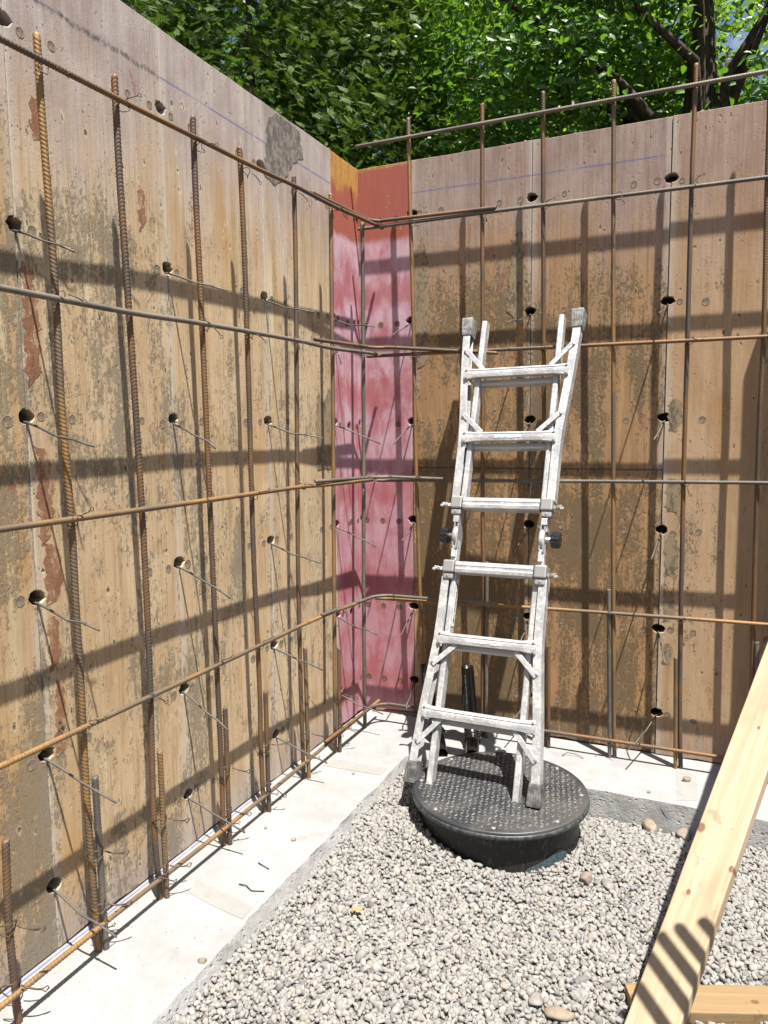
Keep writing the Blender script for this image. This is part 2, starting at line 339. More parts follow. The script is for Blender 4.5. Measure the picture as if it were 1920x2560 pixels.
def mat_stone(name, a, b):
    t = NT(name); c = t.coord(); n = t.noise(c, 25, 5, .65); n2 = t.noise(c, 110, 4, .6)
    return t.fin(t.mix(t.smooth(n, .35, .65), a, b), .85, 0, t.bump(t.math('ADD', n, t.math('MULTIPLY', n2, .5)), .5, .006), .25)
M['stone_tan'] = mat_stone('tan_stone', (.235, .18, .13), (.32, .27, .215))
M['stone_grey'] = mat_stone('grey_stone', (.20, .185, .17), (.30, .285, .265))
M['stone_pink'] = mat_stone('pinkish_stone', (.22, .17, .15), (.30, .25, .22))
M['earth'] = mat_stone('earth', (.10, .072, .048), (.15, .112, .076))

def mat_alu():
    t = NT('ladder_aluminium'); c = t.coord(); n = t.noise(c, 12, 4, .6); n2 = t.noise(c, 75, 4, .65); n3 = t.noise(t.vmath('MULTIPLY', c, (1, 1, .08)), 90, 3)
    dust = t.smooth(t.math('ADD', t.math('MULTIPLY', n, .6), t.math('MULTIPLY', n2, .5)), .48, .70)
    colr = t.mix(dust, t.mix(n3, (.50, .505, .515), (.61, .61, .62)), (.59, .58, .555))
    spot = t.math('MULTIPLY', t.smooth(n2, .68, .74), .45)
    colr = t.mix(spot, colr, (.24, .23, .215))
    met = t.math('SUBTRACT', .45, t.math('MULTIPLY', dust, .38))
    return t.fin(colr, t.math('ADD', .38, t.math('MULTIPLY', dust, .3)), met, t.bump(t.math('ADD', n2, dust), .3, .0015), .45)
M['alu'] = mat_alu()
M['cast'] = NT('cast_zinc').fin((.40, .395, .385), .5, .5)
def mat_simple(name, a, b, sc, rough, spec=.4, bump=.3, metal=0, bd=.002):
    t = NT(name); c = t.coord(); n = t.noise(c, sc, 5, .65)
    return t.fin(t.mix(t.smooth(n, .38, .64), a, b), rough, metal, t.bump(n, bump, bd), spec)
M['rubber'] = mat_simple('foot_rubber', (.06, .06, .063), (.19, .185, .18), 38, .7)
M['rubber_dusty'] = mat_simple('dusty_foot_rubber', (.16, .16, .16), (.34, .335, .325), 45, .75)
M['knob'] = mat_simple('knob_plastic', (.008, .008, .010), (.02, .02, .024), 20, .3, .5)
M['rivet'] = NT('rivet').fin((.55, .55, .56), .35, .7)
M['black_pipe'] = mat_simple('abs_pipe', (.006, .006, .008), (.014, .014, .016), 30, .22, .5, .05)
M['white_print'] = NT('white_print').fin((.7, .7, .68), .6)
M['black_print'] = NT('black_print').fin((.02, .02, .02), .6)
M['sticker'] = mat_simple('paper_sticker', (.70, .69, .66), (.80, .79, .77), 60, .7)
M['sticker_red'] = NT('red_print').fin((.45, .05, .03), .6)
def mat_lid():
    t = NT('lid_plastic'); c = t.coord(); n = t.noise(c, 5, 4, .6, .6); n2 = t.noise(c, 90, 4, .65)
    d = t.smooth(t.math('ADD', t.math('MULTIPLY', n, .8), t.math('MULTIPLY', n2, .3)), .48, .72)
    colr = t.mix(t.math('MULTIPLY', d, .5), (.03, .033, .039), (.14, .13, .118))
    sp = t.math('MULTIPLY', t.math('SUBTRACT', 1.0, t.smooth(t.voro(c, 16), .05, .10)), t.smooth(n, .5, .6))
    colr = t.mix(t.math('MULTIPLY', sp, .4), colr, (.4, .39, .37))
    return t.fin(colr, .42, 0, t.bump(n2, .25, .002), .5)
M['lid'] = mat_lid()
M['lug'] = mat_simple('lug_worn_plastic', (.05, .053, .06), (.22, .205, .185), 60, .33, .6)
def mat_drum():
    t = NT('drum_plastic'); c = t.coord(); n = t.noise(t.vmath('MULTIPLY', c, (1, 1, .35)), 90, 5, .7); n1 = t.noise(c, 6, 3)
    k = t.math('MULTIPLY', t.smooth(n, .5, .72), t.smooth(n1, .25, .6))
    colr = t.mix(k, (.016, .017, .018), (.17, .14, .105))
    # cleaner bluish smear low on the right side
    return t.fin(colr, .5, 0, t.bump(n, .3, .002), .4)
M['drum'] = mat_drum()
M['rim'] = mat_simple('rim_plastic', (.018, .024, .03), (.08, .085, .085), 55, .45)
M['smear'] = mat_simple('blue_green_smear', (.035, .06, .07), (.10, .14, .15), 90, .6)

def mat_wood(name, a, b, dark, knots, bright=1.0):
    """local x along the board, y width"""
    t = NT(name); c = t.coord(); pw = t.vmath('MULTIPLY', c, (.05, 1, 1)); 
    w1 = t.noise(pw, 42, 4, .6, .6); w2 = t.noise(t.vmath('MULTIPLY', c, (.02, 1, 1)), 160, 3, .6); low = t.noise(t.vmath('MULTIPLY', c, (.5, 1, 1)), 6, 4, .6)
    colr = t.mix(t.smooth(w1, .38, .66), a, b)
    colr = t.mix(t.math('MULTIPLY', t.smooth(w2, .5, .75), .3), colr, tuple(x*.6 for x in a))
    colr = t.mix(t.math('MULTIPLY', t.smooth(low, .50, .70), .6), colr, dark)
    smud = t.math('MULTIPLY', t.smooth(t.noise(c, 17, 5, .65, .3), .6, .68), .4)
    colr = t.mix(smud, colr, tuple(x*.55 for x in dark))
    tot = None
    for (kx, ky, r) in knots:
        d = t.vmath('SUBTRACT', t.vmath('MULTIPLY', c, (.7, 1, 0)), (kx*.7, ky, 0)); x = t.n('VectorMath', operation='LENGTH'); t.set(x.inputs[0], d)
        k = t.math('SUBTRACT', 1.0, t.smooth(x.outputs['Value'], r*.6, r*1.1)); tot = k if tot is None else t.math('MAXIMUM', tot, k)
    if tot is not None: colr = t.mix(t.math('MULTIPLY', tot, .85), colr, (.16, .07, .03))
    return t.fin(colr, .62, 0, t.bump(t.math('ADD', w1, t.math('MULTIPLY', w2, .5)), .25, .0015), .3)
M['plank'] = mat_wood('spruce', (.43, .33, .215), (.50, .405, .28), (.30, .19, .105), [(.62, .005, .008), (.70, .112, .012), (1.62, .018, .009), (1.45, .118, .011), (1.05, .06, .005), (2.2, .07, .012), (.52, .085, .007)])
M['block'] = mat_wood('yellow_pine', (.285, .19, .095), (.34, .235, .13), (.22, .14, .07), [(.33, .04, .009), (.6, .02, .008)])

def mat_leaf(name, a, b, tr, gloss=.34, tmix=.32):
    t = NT(name); g = t.n('NewGeometry'); rnd = g.outputs['Random Per Island']; oi = t.n('ObjectInfo').outputs['Random']
    r2 = t.math('FRACT', t.math('ADD', rnd, oi))
    t.fin(t.mix(r2, a, b), gloss, 0, None, .5, alb=.72)
    tl = t.n('BsdfTranslucent'); t.set(tl.inputs[0], t.mix(r2, tr, tuple(min(1, x*1.5) for x in tr)))
    mx = t.n('MixShader'); mx.inputs[0].default_value = tmix
    t.t.links.new(t.b.outputs[0], mx.inputs[1]); t.t.links.new(tl.outputs[0], mx.inputs[2]); t.t.links.new(mx.outputs[0], t.out.inputs[0])
    if name.startswith('cedar'): t.b.inputs['Specular IOR Level'].default_value = .2
    return t.m
M['leaf'] = mat_leaf('broad_leaf', (.045, .115, .017), (.125, .245, .04), (.16, .34, .025), .44, .26)
M['leaf_far'] = mat_leaf('lime_leaf', (.075, .16, .02), (.16, .29, .045), (.30, .50, .035), .36)
M['cedar'] = mat_leaf('cedar_leaf', (.032, .075, .016), (.13, .20, .042), (.12, .21, .022), .6, .22)
def mat_bark():
    t = NT('bark'); c = t.coord(); n = t.noise(t.vmath('MULTIPLY', c, (1, 1, .2)), 28, 5, .65)
    return t.fin(t.mix(t.smooth(n, .35, .65), (.045, .033, .024), (.11, .085, .065)), .9, 0, t.bump(n, .8, .02), .2)
M['bark'] = mat_bark()
M['twig'] = NT('dry_twig').fin((.16, .125, .10), .8)
M['steel_dark'] = mat_simple('added_waler_dark', (.03, .026, .022), (.06, .05, .04), 12, .7)
M['plug'] = mat_simple('plug_face', (.15, .11, .075), (.34, .26, .18), 70, .8)
M['plug_red'] = mat_simple('bolt_face', (.15, .07, .055), (.25, .14, .08), 120, .6)
M['haze_hole'] = M['steel_dark']

# ------------------------------------------------------------------ ground, gravel, footing
def gh(x, y):
    """gravel surface height"""
    x = np.asarray(x, float); y = np.asarray(y, float)
    h = -.047-.040*np.clip((x-.5)/.6, 0, 1)
    h = h-.030*np.clip((y+.9)/.4, 0, 1)*np.clip((x-.75)/.3, 0, 1)
    d = np.hypot(x-.958, y+.78)
    h = h+.022*np.exp(-((d-.31)/.16)**2)*(y < -.55)
    return h+.007*np.sin(x*7.1+y*3.3)+.006*np.sin(y*8.7-x*4.1+1.2)

# pit floor and surrounding grade: one sheet with a stepped hole
mb = MB(); px0, px1, py0, py1 = -1.6, 8.5, -10.5, 1.6
ring = lambda d, z: [(px0-d, py0-d, z), (px1+d, py0-d, z), (px1+d, py1+d, z), (px0-d, py1+d, z)]
rings = [ring(0, -.17), ring(.6, 1.9), ring(1.2, 2.15), ring(40, 2.2), ring(400, 2.2)]
mb.add([v for r_ in rings for v in r_], [(i*4+k, (i+1)*4+k, (i+1)*4+(k+1) % 4, i*4+(k+1) % 4) for i in range(4) for k in range(4)]+[(0, 1, 2, 3)])
tag(mb.build('ground', M['earth']), 'brown earth grade around and under the excavation', kind='structure')
# gravel bed sheet
nx, ny = 90, 110; xs = np.linspace(.40, 3.3, nx); ys = np.linspace(-4.3, -.42, ny)
X, Y = np.meshgrid(xs, ys, indexing='ij'); Z = gh(X, Y)-.008
V = np.stack([X, Y, Z], -1).reshape(-1, 3); ii, jj = np.meshgrid(np.arange(nx-1), np.arange(ny-1), indexing='ij'); a = (ii*ny+jj).ravel()
bed = bpy.data.objects.new('gravel_bed', mesh_np('gravel_bed', V, np.stack([a, a+ny, a+ny+1, a+1], -1), M['bed'])); col.objects.link(bed)
tag(bed, 'grey gravel floor under the loose stones', kind='structure')

def ico(sub):
    bm = bmesh.new(); bmesh.ops.create_icosphere(bm, subdivisions=sub, radius=1.0)
    v = np.array([x.co[:] for x in bm.verts]); f = np.array([[x.index for x in fa.verts] for fa in bm.faces]); bm.free(); return v, f
IV, IF = ico(2); IV3, IF3 = ico(3)
def rock(v, cuts=7, lo=.62, hi=.95, r=None):
    r = r or rng; v = v.copy()
    for _ in range(cuts):
        d = r.normal(size=3); d /= np.linalg.norm(d); o = r.uniform(lo, hi); pr = v@d; m = pr > o; v[m] -= np.outer((pr[m]-o)*.85, d)
    return v
def rotmats(n):
    q = rng.normal(size=(n, 4)); q /= np.linalg.norm(q, axis=1)[:, None]; a, b, c, d = q.T
    return np.stack([np.stack([1-2*(c*c+d*d), 2*(b*c-a*d), 2*(b*d+a*c)], -1), np.stack([2*(b*c+a*d), 1-2*(b*b+d*d), 2*(c*d-a*b)], -1), np.stack([2*(b*d-a*c), 2*(c*d+a*b), 1-2*(b*b+c*c)], -1)], 1)
DC = (.958, -.775)         # drum centre
pts = []
sp = .0150
gx = np.arange(.432, 2.75, sp); gy = np.arange(-3.1, -.455, sp)
PX, PY = np.meshgrid(gx, gy); PX = PX.ravel()+rng.uniform(-.5, .5, PX.size)*sp; PY = PY.ravel()+rng.uniform(-.5, .5, PY.size)*sp
dC = np.hypot(PX-DC[0], PY-DC[1])
bx_ = (PX-1.515)*.9271+(PY+1.482)*.3749; by_ = (PX-1.515)*.3749-(PY+1.482)*.9271
onblock = (bx_ > -.006) & (by_ > -.004) & (by_ < .110)
edgeR = -.468-.004*rng.random(PX.size)
keep = (~onblock) & (dC > .315) & (PY < edgeR) & (PX > .437+.012*np.sin(PY*9)) & (PY > -2.75-.0*PX) & (PX < 1.55+.95*(PY+3.1)/1.2+1)
# outside the view cone thin out
PX, PY = PX[keep], PY[keep]; n = len(PX)
size = rng.lognormal(0, .20, n)*.0103
S3 = np.stack([size*rng.uniform(.95, 1.4, n), size*rng.uniform(.75, 1.1, n), size*rng.uniform(.6, .9, n)], -1)
PZ = gh(PX, PY)+rng.uniform(-.004, .0035, n)
protos = np.stack([rock(IV, 10, .42, .88) for _ in range(40)])
pi_ = rng.integers(0, 40, n); RM = rotmats(n)
VV = protos[pi_]*S3[:, None, :]
# lay stones flat-ish: rotate then squash
VV = np.einsum('nij,nkj->nki', RM, VV)
VV[:, :, 2] *= .85
VV = VV+np.stack([PX, PY, PZ], -1)[:, None, :]
FF = (IF[None]+(np.arange(n)*len(IV))[:, None, None]).reshape(-1, 3)
IV1, IF1 = ico(1); m2 = int(n*1.3); k2 = rng.integers(0, n, m2)
qx = PX[k2]+rng.normal(size=m2)*.010; qy = PY[k2]+rng.normal(size=m2)*.010
ok_ = (np.hypot(qx-DC[0], qy-DC[1]) > .312) & (qy < -.47) & (qx > .44); qx, qy = qx[ok_], qy[ok_]; m2 = len(qx)
W1 = np.stack([rock(IV1, 5, .6, .95) for _ in range(20)])[rng.integers(0, 20, m2)]*(rng.uniform(.0048, .0080, m2)[:, None, None])*np.array([1.2, .95, .75])
W1 = np.einsum('nij,nkj->nki', rotmats(m2), W1)+np.stack([qx, qy, gh(qx, qy)-.0028], -1)[:, None, :]
F1 = (IF1[None]+(np.arange(m2)*len(IV1))[:, None, None]).reshape(-1, 3)+n*len(IV)
VV = np.vstack([VV.reshape(-1, 3), W1.reshape(-1, 3)]); FF = np.vstack([FF, F1])
gv = bpy.data.objects.new('gravel', mesh_np('gravel', VV, FF, M['gravel'])); col.objects.link(gv)
tag(gv, 'loose pale grey pea gravel covering the pit floor', kind='stuff')

def stone(x, y, z, r, mat, label, cat='stone', sq=(1, .8, .6), seed=1, cuts=9):
    g_ = np.random.default_rng(seed); v = rock(IV3, cuts, .5, .9, g_)*np.array(sq)*r
    v += g_.normal(size=3)*0; a = g_.uniform(0, 6.28); c, s_ = math.cos(a), math.sin(a)
    v = v@np.array([[c, s_, 0], [-s_, c, 0], [0, 0, 1]])
    o = bpy.data.objects.new('stone', mesh_np('stone', v, IF3, M[mat])); col.objects.link(o); o.location = (x, y, z+r*sq[2]*.55)
    tag(o, label, cat); return o

# footing: L shape with rough edges
def rough(n, a): return np.cumsum(rng.normal(size=n))*a*.25+rng.normal(size=n)*a
def footing():
    mb = MB(); pts_t = []
    ys_ = np.arange(-6.5, -.465, .022); e = np.convolve(rng.normal(size=len(ys_)+6), np.ones(5)/5, 'same')[3:-3]*.006
    L_ = [(.430+.012*np.clip((-y-1.4)/.8, 0, 1.2)+d, y) for y, d in zip(ys_, e)]
    xs_ = np.arange(.43, 6.5, .022); e2 = np.convolve(rng.normal(size=len(xs_)+6), np.ones(5)/5, 'same')[3:-3]*.0045
    R_ = [(x, -.462+d) for x, d in zip(xs_, e2)]
    edge = L_+R_; n = len(edge)
    back = [(-.45, y) for (x, y) in L_]+[(-.45, .45)]*0
    # top quads: left arm to x=-.45, right arm to y=.45, mitred at corner
    bk = [(-.45, y) for (x, y) in L_[:-1]]+[(-.45, .45)]+[(x, .45) for (x, y) in R_]
    bk = bk[:n]
    vs = [(x, y, 0) for x, y in edge]+[(x, y, 0) for x, y in bk]
    fs = [(i, i+1, n+i+1, n+i) for i in range(n-1)]
    mb.add(vs, fs)
    # rough sloping side
    mb.cur = 1; rows = [(0, 0), (.004, -.02), (.010, -.05), (.016, -.08), (.02, -.12), (.022, -.25)]
    g = []
    for k, (o, z) in enumerate(rows):
        for i, (x, y) in enumerate(edge):
            isL = i < len(L_); j = 0 if k == 0 else rng.normal()*(.0052 if isL else .002)
            if isL: g.append((x+o*(1.5 if isL else .3)+j, y if i < len(L_)-1 else y-o*.3, z))
            else: g.append((x+o*.3*(i == len(L_)), y-o*.35+j, z))
    mb.add(g, [(k*n+i, (k+1)*n+i, (k+1)*n+i+1, k*n+i+1) for k in range(len(rows)-1) for i in range(n-1)])
    o = mb.build('footing', [M['footing'], M['footing_side']])
    o.data.polygons.foreach_set('use_smooth', [mi == 1 for mi in mb.mi])
    tag(o, 'white concrete strip footing running along the base of both formwork walls', kind='structure')
    def mark(poly, nm='trowel_mark'):
        m = MB(); k = len(poly)
        m.add([(x, y, .0015) for x, y in poly]+[(x, y, -.01) for x, y in poly], [tuple(range(k))]+[(i, k+i, k+(i+1) % k, (i+1) % k) for i in range(k)])
        q = m.build(nm, M['footing_mark'], o)
    mark([(.13, -.625), (.28, -.618), (.405, -.617), (.40, -.688), (.26, -.696), (.125, -.702)])
    mark([(.15, -1.632), (.3, -1.66), (.41, -1.68), (.415, -1.745), (.3, -1.728), (.17, -1.70)])
    mark([(1.578, -.16), (1.655, -.15), (1.668, -.28), (1.672, -.40), (1.595, -.43), (1.588, -.3)])
    m = MB(); m.add([(.008, -2.6, .002), (.015, -2.6, .002), (.014, -1.0, .002), (.008, -1.0, .002)], [(0, 1, 2, 3)]); m.build('blue_reflection_line', M['chalk'], o)  # strip paints in the thin blue reflection along the wall base
    return o
M['chalk'] = mat_concrete('blue_reflection', (.20, .21, .34), (.32, .32, .40))  # colour standing in for the blue reflection on the footing
foot = footing()

# ------------------------------------------------------------------ formwork walls
H = 2.80; HOLES = [.2, .592, 1.043, 1.54, 2.04, 2.55]
def outline(w_, nl, nr, hole_a=.0255, hole_b=.0195, z0=.004, ragged=.004, bottom=True):
    p = []
    k = 10
    for i in range(k+1): p.append((w_*i/k, z0+(abs(rng.normal())*.004 if (bottom and 0 < i < k) else 0)))
    def notch(x, sgn, zs):
        for z in zs:
            a_ = hole_a*rng.uniform(.9, 1.15); b_ = hole_b*rng.uniform(.9, 1.15)
            for t in np.linspace(-90, 90, 9):
                j = 1+rng.normal()*.10
                yield (x-sgn*a_*math.cos(R(t))*j, z+sgn*b_*math.sin(R(t)))
    if nr: p += list(notch(w_, 1, HOLES))
    p.append((w_, H))
    for i in range(1, 6): p.append((w_*(1-i/6), H-(abs(rng.normal())*.0015)))
    p.append((0, H))
    if nl: p += list(notch(0, -1, HOLES[::-1]))
    return p
def panel(parent, w_, loc, rotz, mat, seed, grime=.5, mauve=1., joint=0, chalk=1., nl=True, nr=True, proud=0., yellow=0., smudge=0., light=0., ochre=0., label=None, name='form_panel', z0=.004, plugs=True, plugmat='plug'):
    """local: x along wall, front face at y=0 looking to -y, z up"""
    g = .0012
    pts_ = outline(w_-2*g, nl, nr, z0=z0); n_ = len(pts_)
    bm = bmesh.new(); vs = [bm.verts.new((x, -proud, z)) for x, z in pts_]; f = bm.faces.new(vs)
    ex = bmesh.ops.extrude_face_region(bm, geom=[f]); bmesh.ops.translate(bm, vec=(0, .055, 0), verts=[v for v in ex['geom'] if isinstance(v, bmesh.types.BMVert)])
    bmesh.ops.recalc_face_normals(bm, faces=bm.faces[:])
    fr = [e for e in bm.edges if all(abs(v.co.y+proud) < 1e-6 for v in e.verts)]
    try: bmesh.ops.bevel(bm, geom=fr, offset=.0016, segments=1, affect='EDGES', clamp_overlap=True)
    except Exception: pass
    me = bpy.data.meshes.new(name); bm.to_mesh(me); bm.free(); me.materials.append(M[mat])
    o = bpy.data.objects.new(name, me); col.objects.link(o); o.parent = parent
    o.location = Vector(loc)+Vector((math.cos(rotz)*g, math.sin(rotz)*g, 0)); o.rotation_euler = (0, 0, rotz)
    o['seed'] = float(seed); o['grime'] = float(grime); o['mauve'] = float(mauve); o['joint'] = float(joint); o['chalk'] = float(chalk); o['width'] = float(w_); o['yellow'] = float(yellow); o['smudge'] = float(smudge); o['light'] = float(light); o['ochre'] = float(ochre); o['proud'] = float(proud)
    if label: o['label'] = label
    if plugs:
        for z in HOLES:
            for dx in ([.05, .152] if nl else [])+([w_-.055, w_-.155] if nr else []):
                if rng.random() < .22: continue
                q = bpy.data.objects.new('plug', PLUG[plugmat]); col.objects.link(q); q.parent = o
                q.location = (dx+rng.normal()*.004, -proud, z-.008+rng.normal()*.005); s_ = rng.uniform(.8, 1.15); q.scale = (s_, 1, s_)
    return o
PLUG = {}
for k_ in ('plug', 'plug_red'):
    m = MB(); m.lathe((0, 0, 0), [(.0150, .0), (.0148, .0008), (.0132, .0010), (.0122, .0003), (.004, .0003), (.0, .0003)], 14, (0, -1, 0)); PLUG[k_] = m.mesh('plug', M[k_], False)

def poly_patch(parent, pts_, mat, name, th=.0016, jag=.005, dens=.007):
    """thin irregular skin on a panel: closed outline in panel coords (x,z) refined and jagged"""
    P = []
    for i in range(len(pts_)):
        a_ = np.array(pts_[i]); b_ = np.array(pts_[(i+1) % len(pts_)]); k = max(1, int(np.linalg.norm(b_-a_)/dens))
        for j in range(k):
            q_ = a_+(b_-a_)*j/k; w_ = np.array([math.sin(q_[1]*97+i)+.6*math.sin(q_[1]*211+2*i), .5*math.sin(q_[0]*120+i)])*jag*.8
            P.append(q_+w_+rng.normal(size=2)*min(jag*.4, .0014))
    k = len(P); m = MB(); th += float(parent['proud'])
    m.add([(p[0], -th, p[1]) for p in P]+[(p[0], .003, p[1]) for p in P], [tuple(range(k))]+[(i, k+i, k+(i+1) % k, (i+1) % k) for i in range(k)])
    return m.build(name, M[mat], parent)

# left wall : plane x=0, room side is +x. local x runs with -y -> +y so rotz = +90deg, front (-y local) -> +x
lw = empty('formwork_wall', (0, -1.9, 0))
tag(lw, 'tan weathered plywood formwork wall on the left with rows of tie holes', 'formwork wall')
def lpanel(y0, y1, **k): return panel(lw, y1-y0, (0-0, y0+1.9, 0), R(90), 'form_left', **k)
LP = {}
LP[0] = lpanel(-.886, -.296, seed=1.3, grime=.40, proud=.001)
LP[1] = lpanel(-1.475, -.886, seed=2.9, grime=.44, ochre=.2, proud=-.0)
LP[2] = lpanel(-2.071, -1.475, seed=4.1, grime=.56, ochre=.25, smudge=1., chalk=.5, proud=.0015)
LP[3] = lpanel(-2.66, -2.071, seed=5.7, grime=.66, ochre=1., smudge=.8, chalk=.2, proud=.0005)
y = -2.66
for i in range(6): LP[4+i] = lpanel(y-.59, y, seed=7+i*1.37, grime=.6, proud=0, plugs=False); y -= .59
# right wall : plane y=0
rw = empty('formwork_wall', (1.8, 0, 0))
tag(rw, 'brown plywood formwork wall behind the ladder with vertical seams', 'formwork wall')
def rpanel(x0, x1, **k): return panel(rw, x1-x0, (x0-1.8, 0, 0), 0, 'form_right', **k)
RP = {}
RP[0] = rpanel(.287, .8805, seed=11.3, grime=.62, ochre=.5, joint=1, proud=.0008)
RP[1] = rpanel(.8805, 1.478, seed=12.9, grime=.54, ochre=.35, joint=1, proud=-.001)
RP[2] = rpanel(1.478, 2.072, seed=14.2, grime=.24, light=1., proud=.004, chalk=.15, mauve=.75)
x = 2.072
for i in range(5): RP[3+i] = rpanel(x, x+.594, seed=15.5+i, grime=.45, plugs=False); x += .594
# pink corner form
cw = empty('corner_form', (0, 0, 0))
tag(cw, 'red and pink resin coated corner form joining the two formwork walls', 'formwork corner')
PL_ = panel(cw, .292, (0, -.295, 0), R(90), 'pink', seed=2.2, yellow=1., proud=.0, name='corner_leaf', label='narrow pink leaf with yellow top on the left of the corner', z0=.012, plugmat='plug_red')
PR_ = panel(cw, .335, (-.05, 0, 0), 0, 'pink', seed=6.1, yellow=0, nl=False, proud=.0, name='corner_leaf', label='wider pink and red leaf on the right of the corner', z0=.012, plugs=False)
for z in HOLES:
    for dx in (.035, .125, .215):
        if rng.random() < .2: continue
        q = bpy.data.objects.new('bolt', PLUG['plug_red']); col.objects.link(q); q.parent = PR_; q.location = (dx+.04, 0, z-.012)
# dark channels added behind the hole rows so the holes read black
for par, (ox, oy), horiz in ((lw, (0, -1.9), False), (rw, (1.8, 0), True)):
    for z in HOLES:
        m = MB()
        if horiz: m.box((2.6-ox, .10-oy, z), (2.5, 0, 0), (0, .035, 0), (0, 0, .06))
        else: m.box((-.10-ox, -3.1-oy, z), (.035, 0, 0), (0, 3.0, 0), (0, 0, .06))
        m.build('added_waler', M['steel_dark'], par)
for z in HOLES:
    m = MB(); m.box((-.10, .02, z), (.03, 0, 0), (0, .11, 0), (0, 0, .05)); m.build('corner_backing', M['steel_dark'], cw)  # dark block added behind the corner holes to keep them black
# cement skins and torn veneer (panel local coords)
poly_patch(LP[0], [(.02, 2.52), (.05, 2.74), (.11, 2.79), (.30, 2.785), (.33, 2.68), (.24, 2.63), (.20, 2.57), (.10, 2.50)], 'cement_grey', 'cement_skin')
poly_patch(LP[0], [(.40, 1.315), (.405, 1.60), (.43, 1.68), (.47, 1.62), (.53, 1.70), (.578, 1.66), (.582, 1.31), (.5, 1.315)], 'cement', 'cement_skin', jag=.004)
poly_patch(RP[0], [(.008, 1.95), (.012, 2.36), (.06, 2.44), (.085, 2.30), (.092, 2.0), (.07, 1.82), (.03, 1.80)], 'cement', 'cement_skin')
poly_patch(RP[0], [(.48, 2.05), (.50, 2.38), (.545, 2.42), (.565, 2.2), (.55, 1.98)], 'cement', 'cement_skin')
for z_, h_, w_ in ((1.55, .07, .030), (1.20, .075, .035), (.93, .09, .030), (.70, .07, .025), (.48, .05, .022)):
    poly_patch(RP[2], [(.02, z_-h_), (.015, z_+h_*.6), (.03, z_+h_), (.02+w_*1.6, z_+h_*.8), (.02+w_*1.9, z_-h_*.3), (.02+w_, z_-h_)], 'cement', 'cement_skin', th=.001)
for z_, h_, x0_, w_ in ((1.78, .17, .008, .05), (1.32, .14, .02, .055), (1.10, .09, .03, .06), (.90, .08, .03, .04), (.70, .09, .04, .035), (.62, .05, .03, .05)):
    poly_patch(LP[2], [(x0_, z_-h_), (x0_-.002, z_), (x0_+.003, z_+h_), (x0_+w_*.7, z_+h_*.9), (x0_+w_, z_+h_*.2), (x0_+w_*.8, z_-h_*.7)], 'peel', 'torn_veneer', th=.0009, jag=.006)
for z_, h_, x0_, w_ in ((2.20, .07, .47, .03), (2.33, .06, .07, .035)):
    poly_patch(LP[2], [(x0_, z_-h_), (x0_-.004, z_), (x0_+.003, z_+h_), (x0_+w_*.7, z_+h_*.9), (x0_+w_, z_+h_*.2), (x0_+w_*.8, z_-h_*.7)], 'peel', 'torn_veneer', th=.0009, jag=.006)
# unseen panel added past the right edge to shade the right wall
jw = empty('shadow_panel', (2.35, -.2, 0))
m = MB(); m.box((0, .02, 1.27), (.33, 0, 0), (0, .022, 0), (0, 0, 1.27)); m.build('form_panel', M['form_right'], jw)
for z in (.6, 1.9): m = MB(); m.box((0, .061, z), (.33, 0, 0), (0, .018, 0), (0, 0, .05)); m.build('added_waler', M['steel_dark'], jw)
for c_ in jw.children:
    for k_, v_ in (('seed', 21.), ('grime', .5), ('mauve', .6), ('joint', 0.), ('chalk', 0.), ('width', 2.), ('smudge', 0.), ('light', 1.), ('ochre', 0.)): c_[k_] = v_
tag(jw, 'unseen panel added in front of the right wall end to cast its shadow', 'form panel')

# ------------------------------------------------------------------ rebar
def catmull(P, step):
    P = [np.array(p, float) for p in P]
    if len(P) == 2: P = [P[0], (P[0]*2+P[1])/3, (P[0]+2*P[1])/3, P[1]]
    Q = [2*P[0]-P[1]]+P+[2*P[-1]-P[-2]]; out = []
    for i in range(1, len(Q)-2):
        L_ = np.linalg.norm(Q[i+1]-Q[i]); k = max(2, int(L_/step)*1)
        for j in range(k):
            t = j/k; a_, b_, c_, d_ = Q[i-1], Q[i], Q[i+1], Q[i+2]
            out.append(.5*((2*b_)+(-a_+c_)*t+(2*a_-5*b_+4*c_-d_)*t*t+(-a_+3*b_-3*c_+d_)*t**3))
    out.append(P[-1]); return np.array(out)
def resample(P, step):
    d = np.r_[0, np.cumsum(np.linalg.norm(np.diff(P, axis=0), axis=1))]; n_ = max(3, int(d[-1]/step)); s_ = np.linspace(0, d[-1], n_)
    return np.stack([np.interp(s_, d, P[:, k]) for k in range(3)], -1)
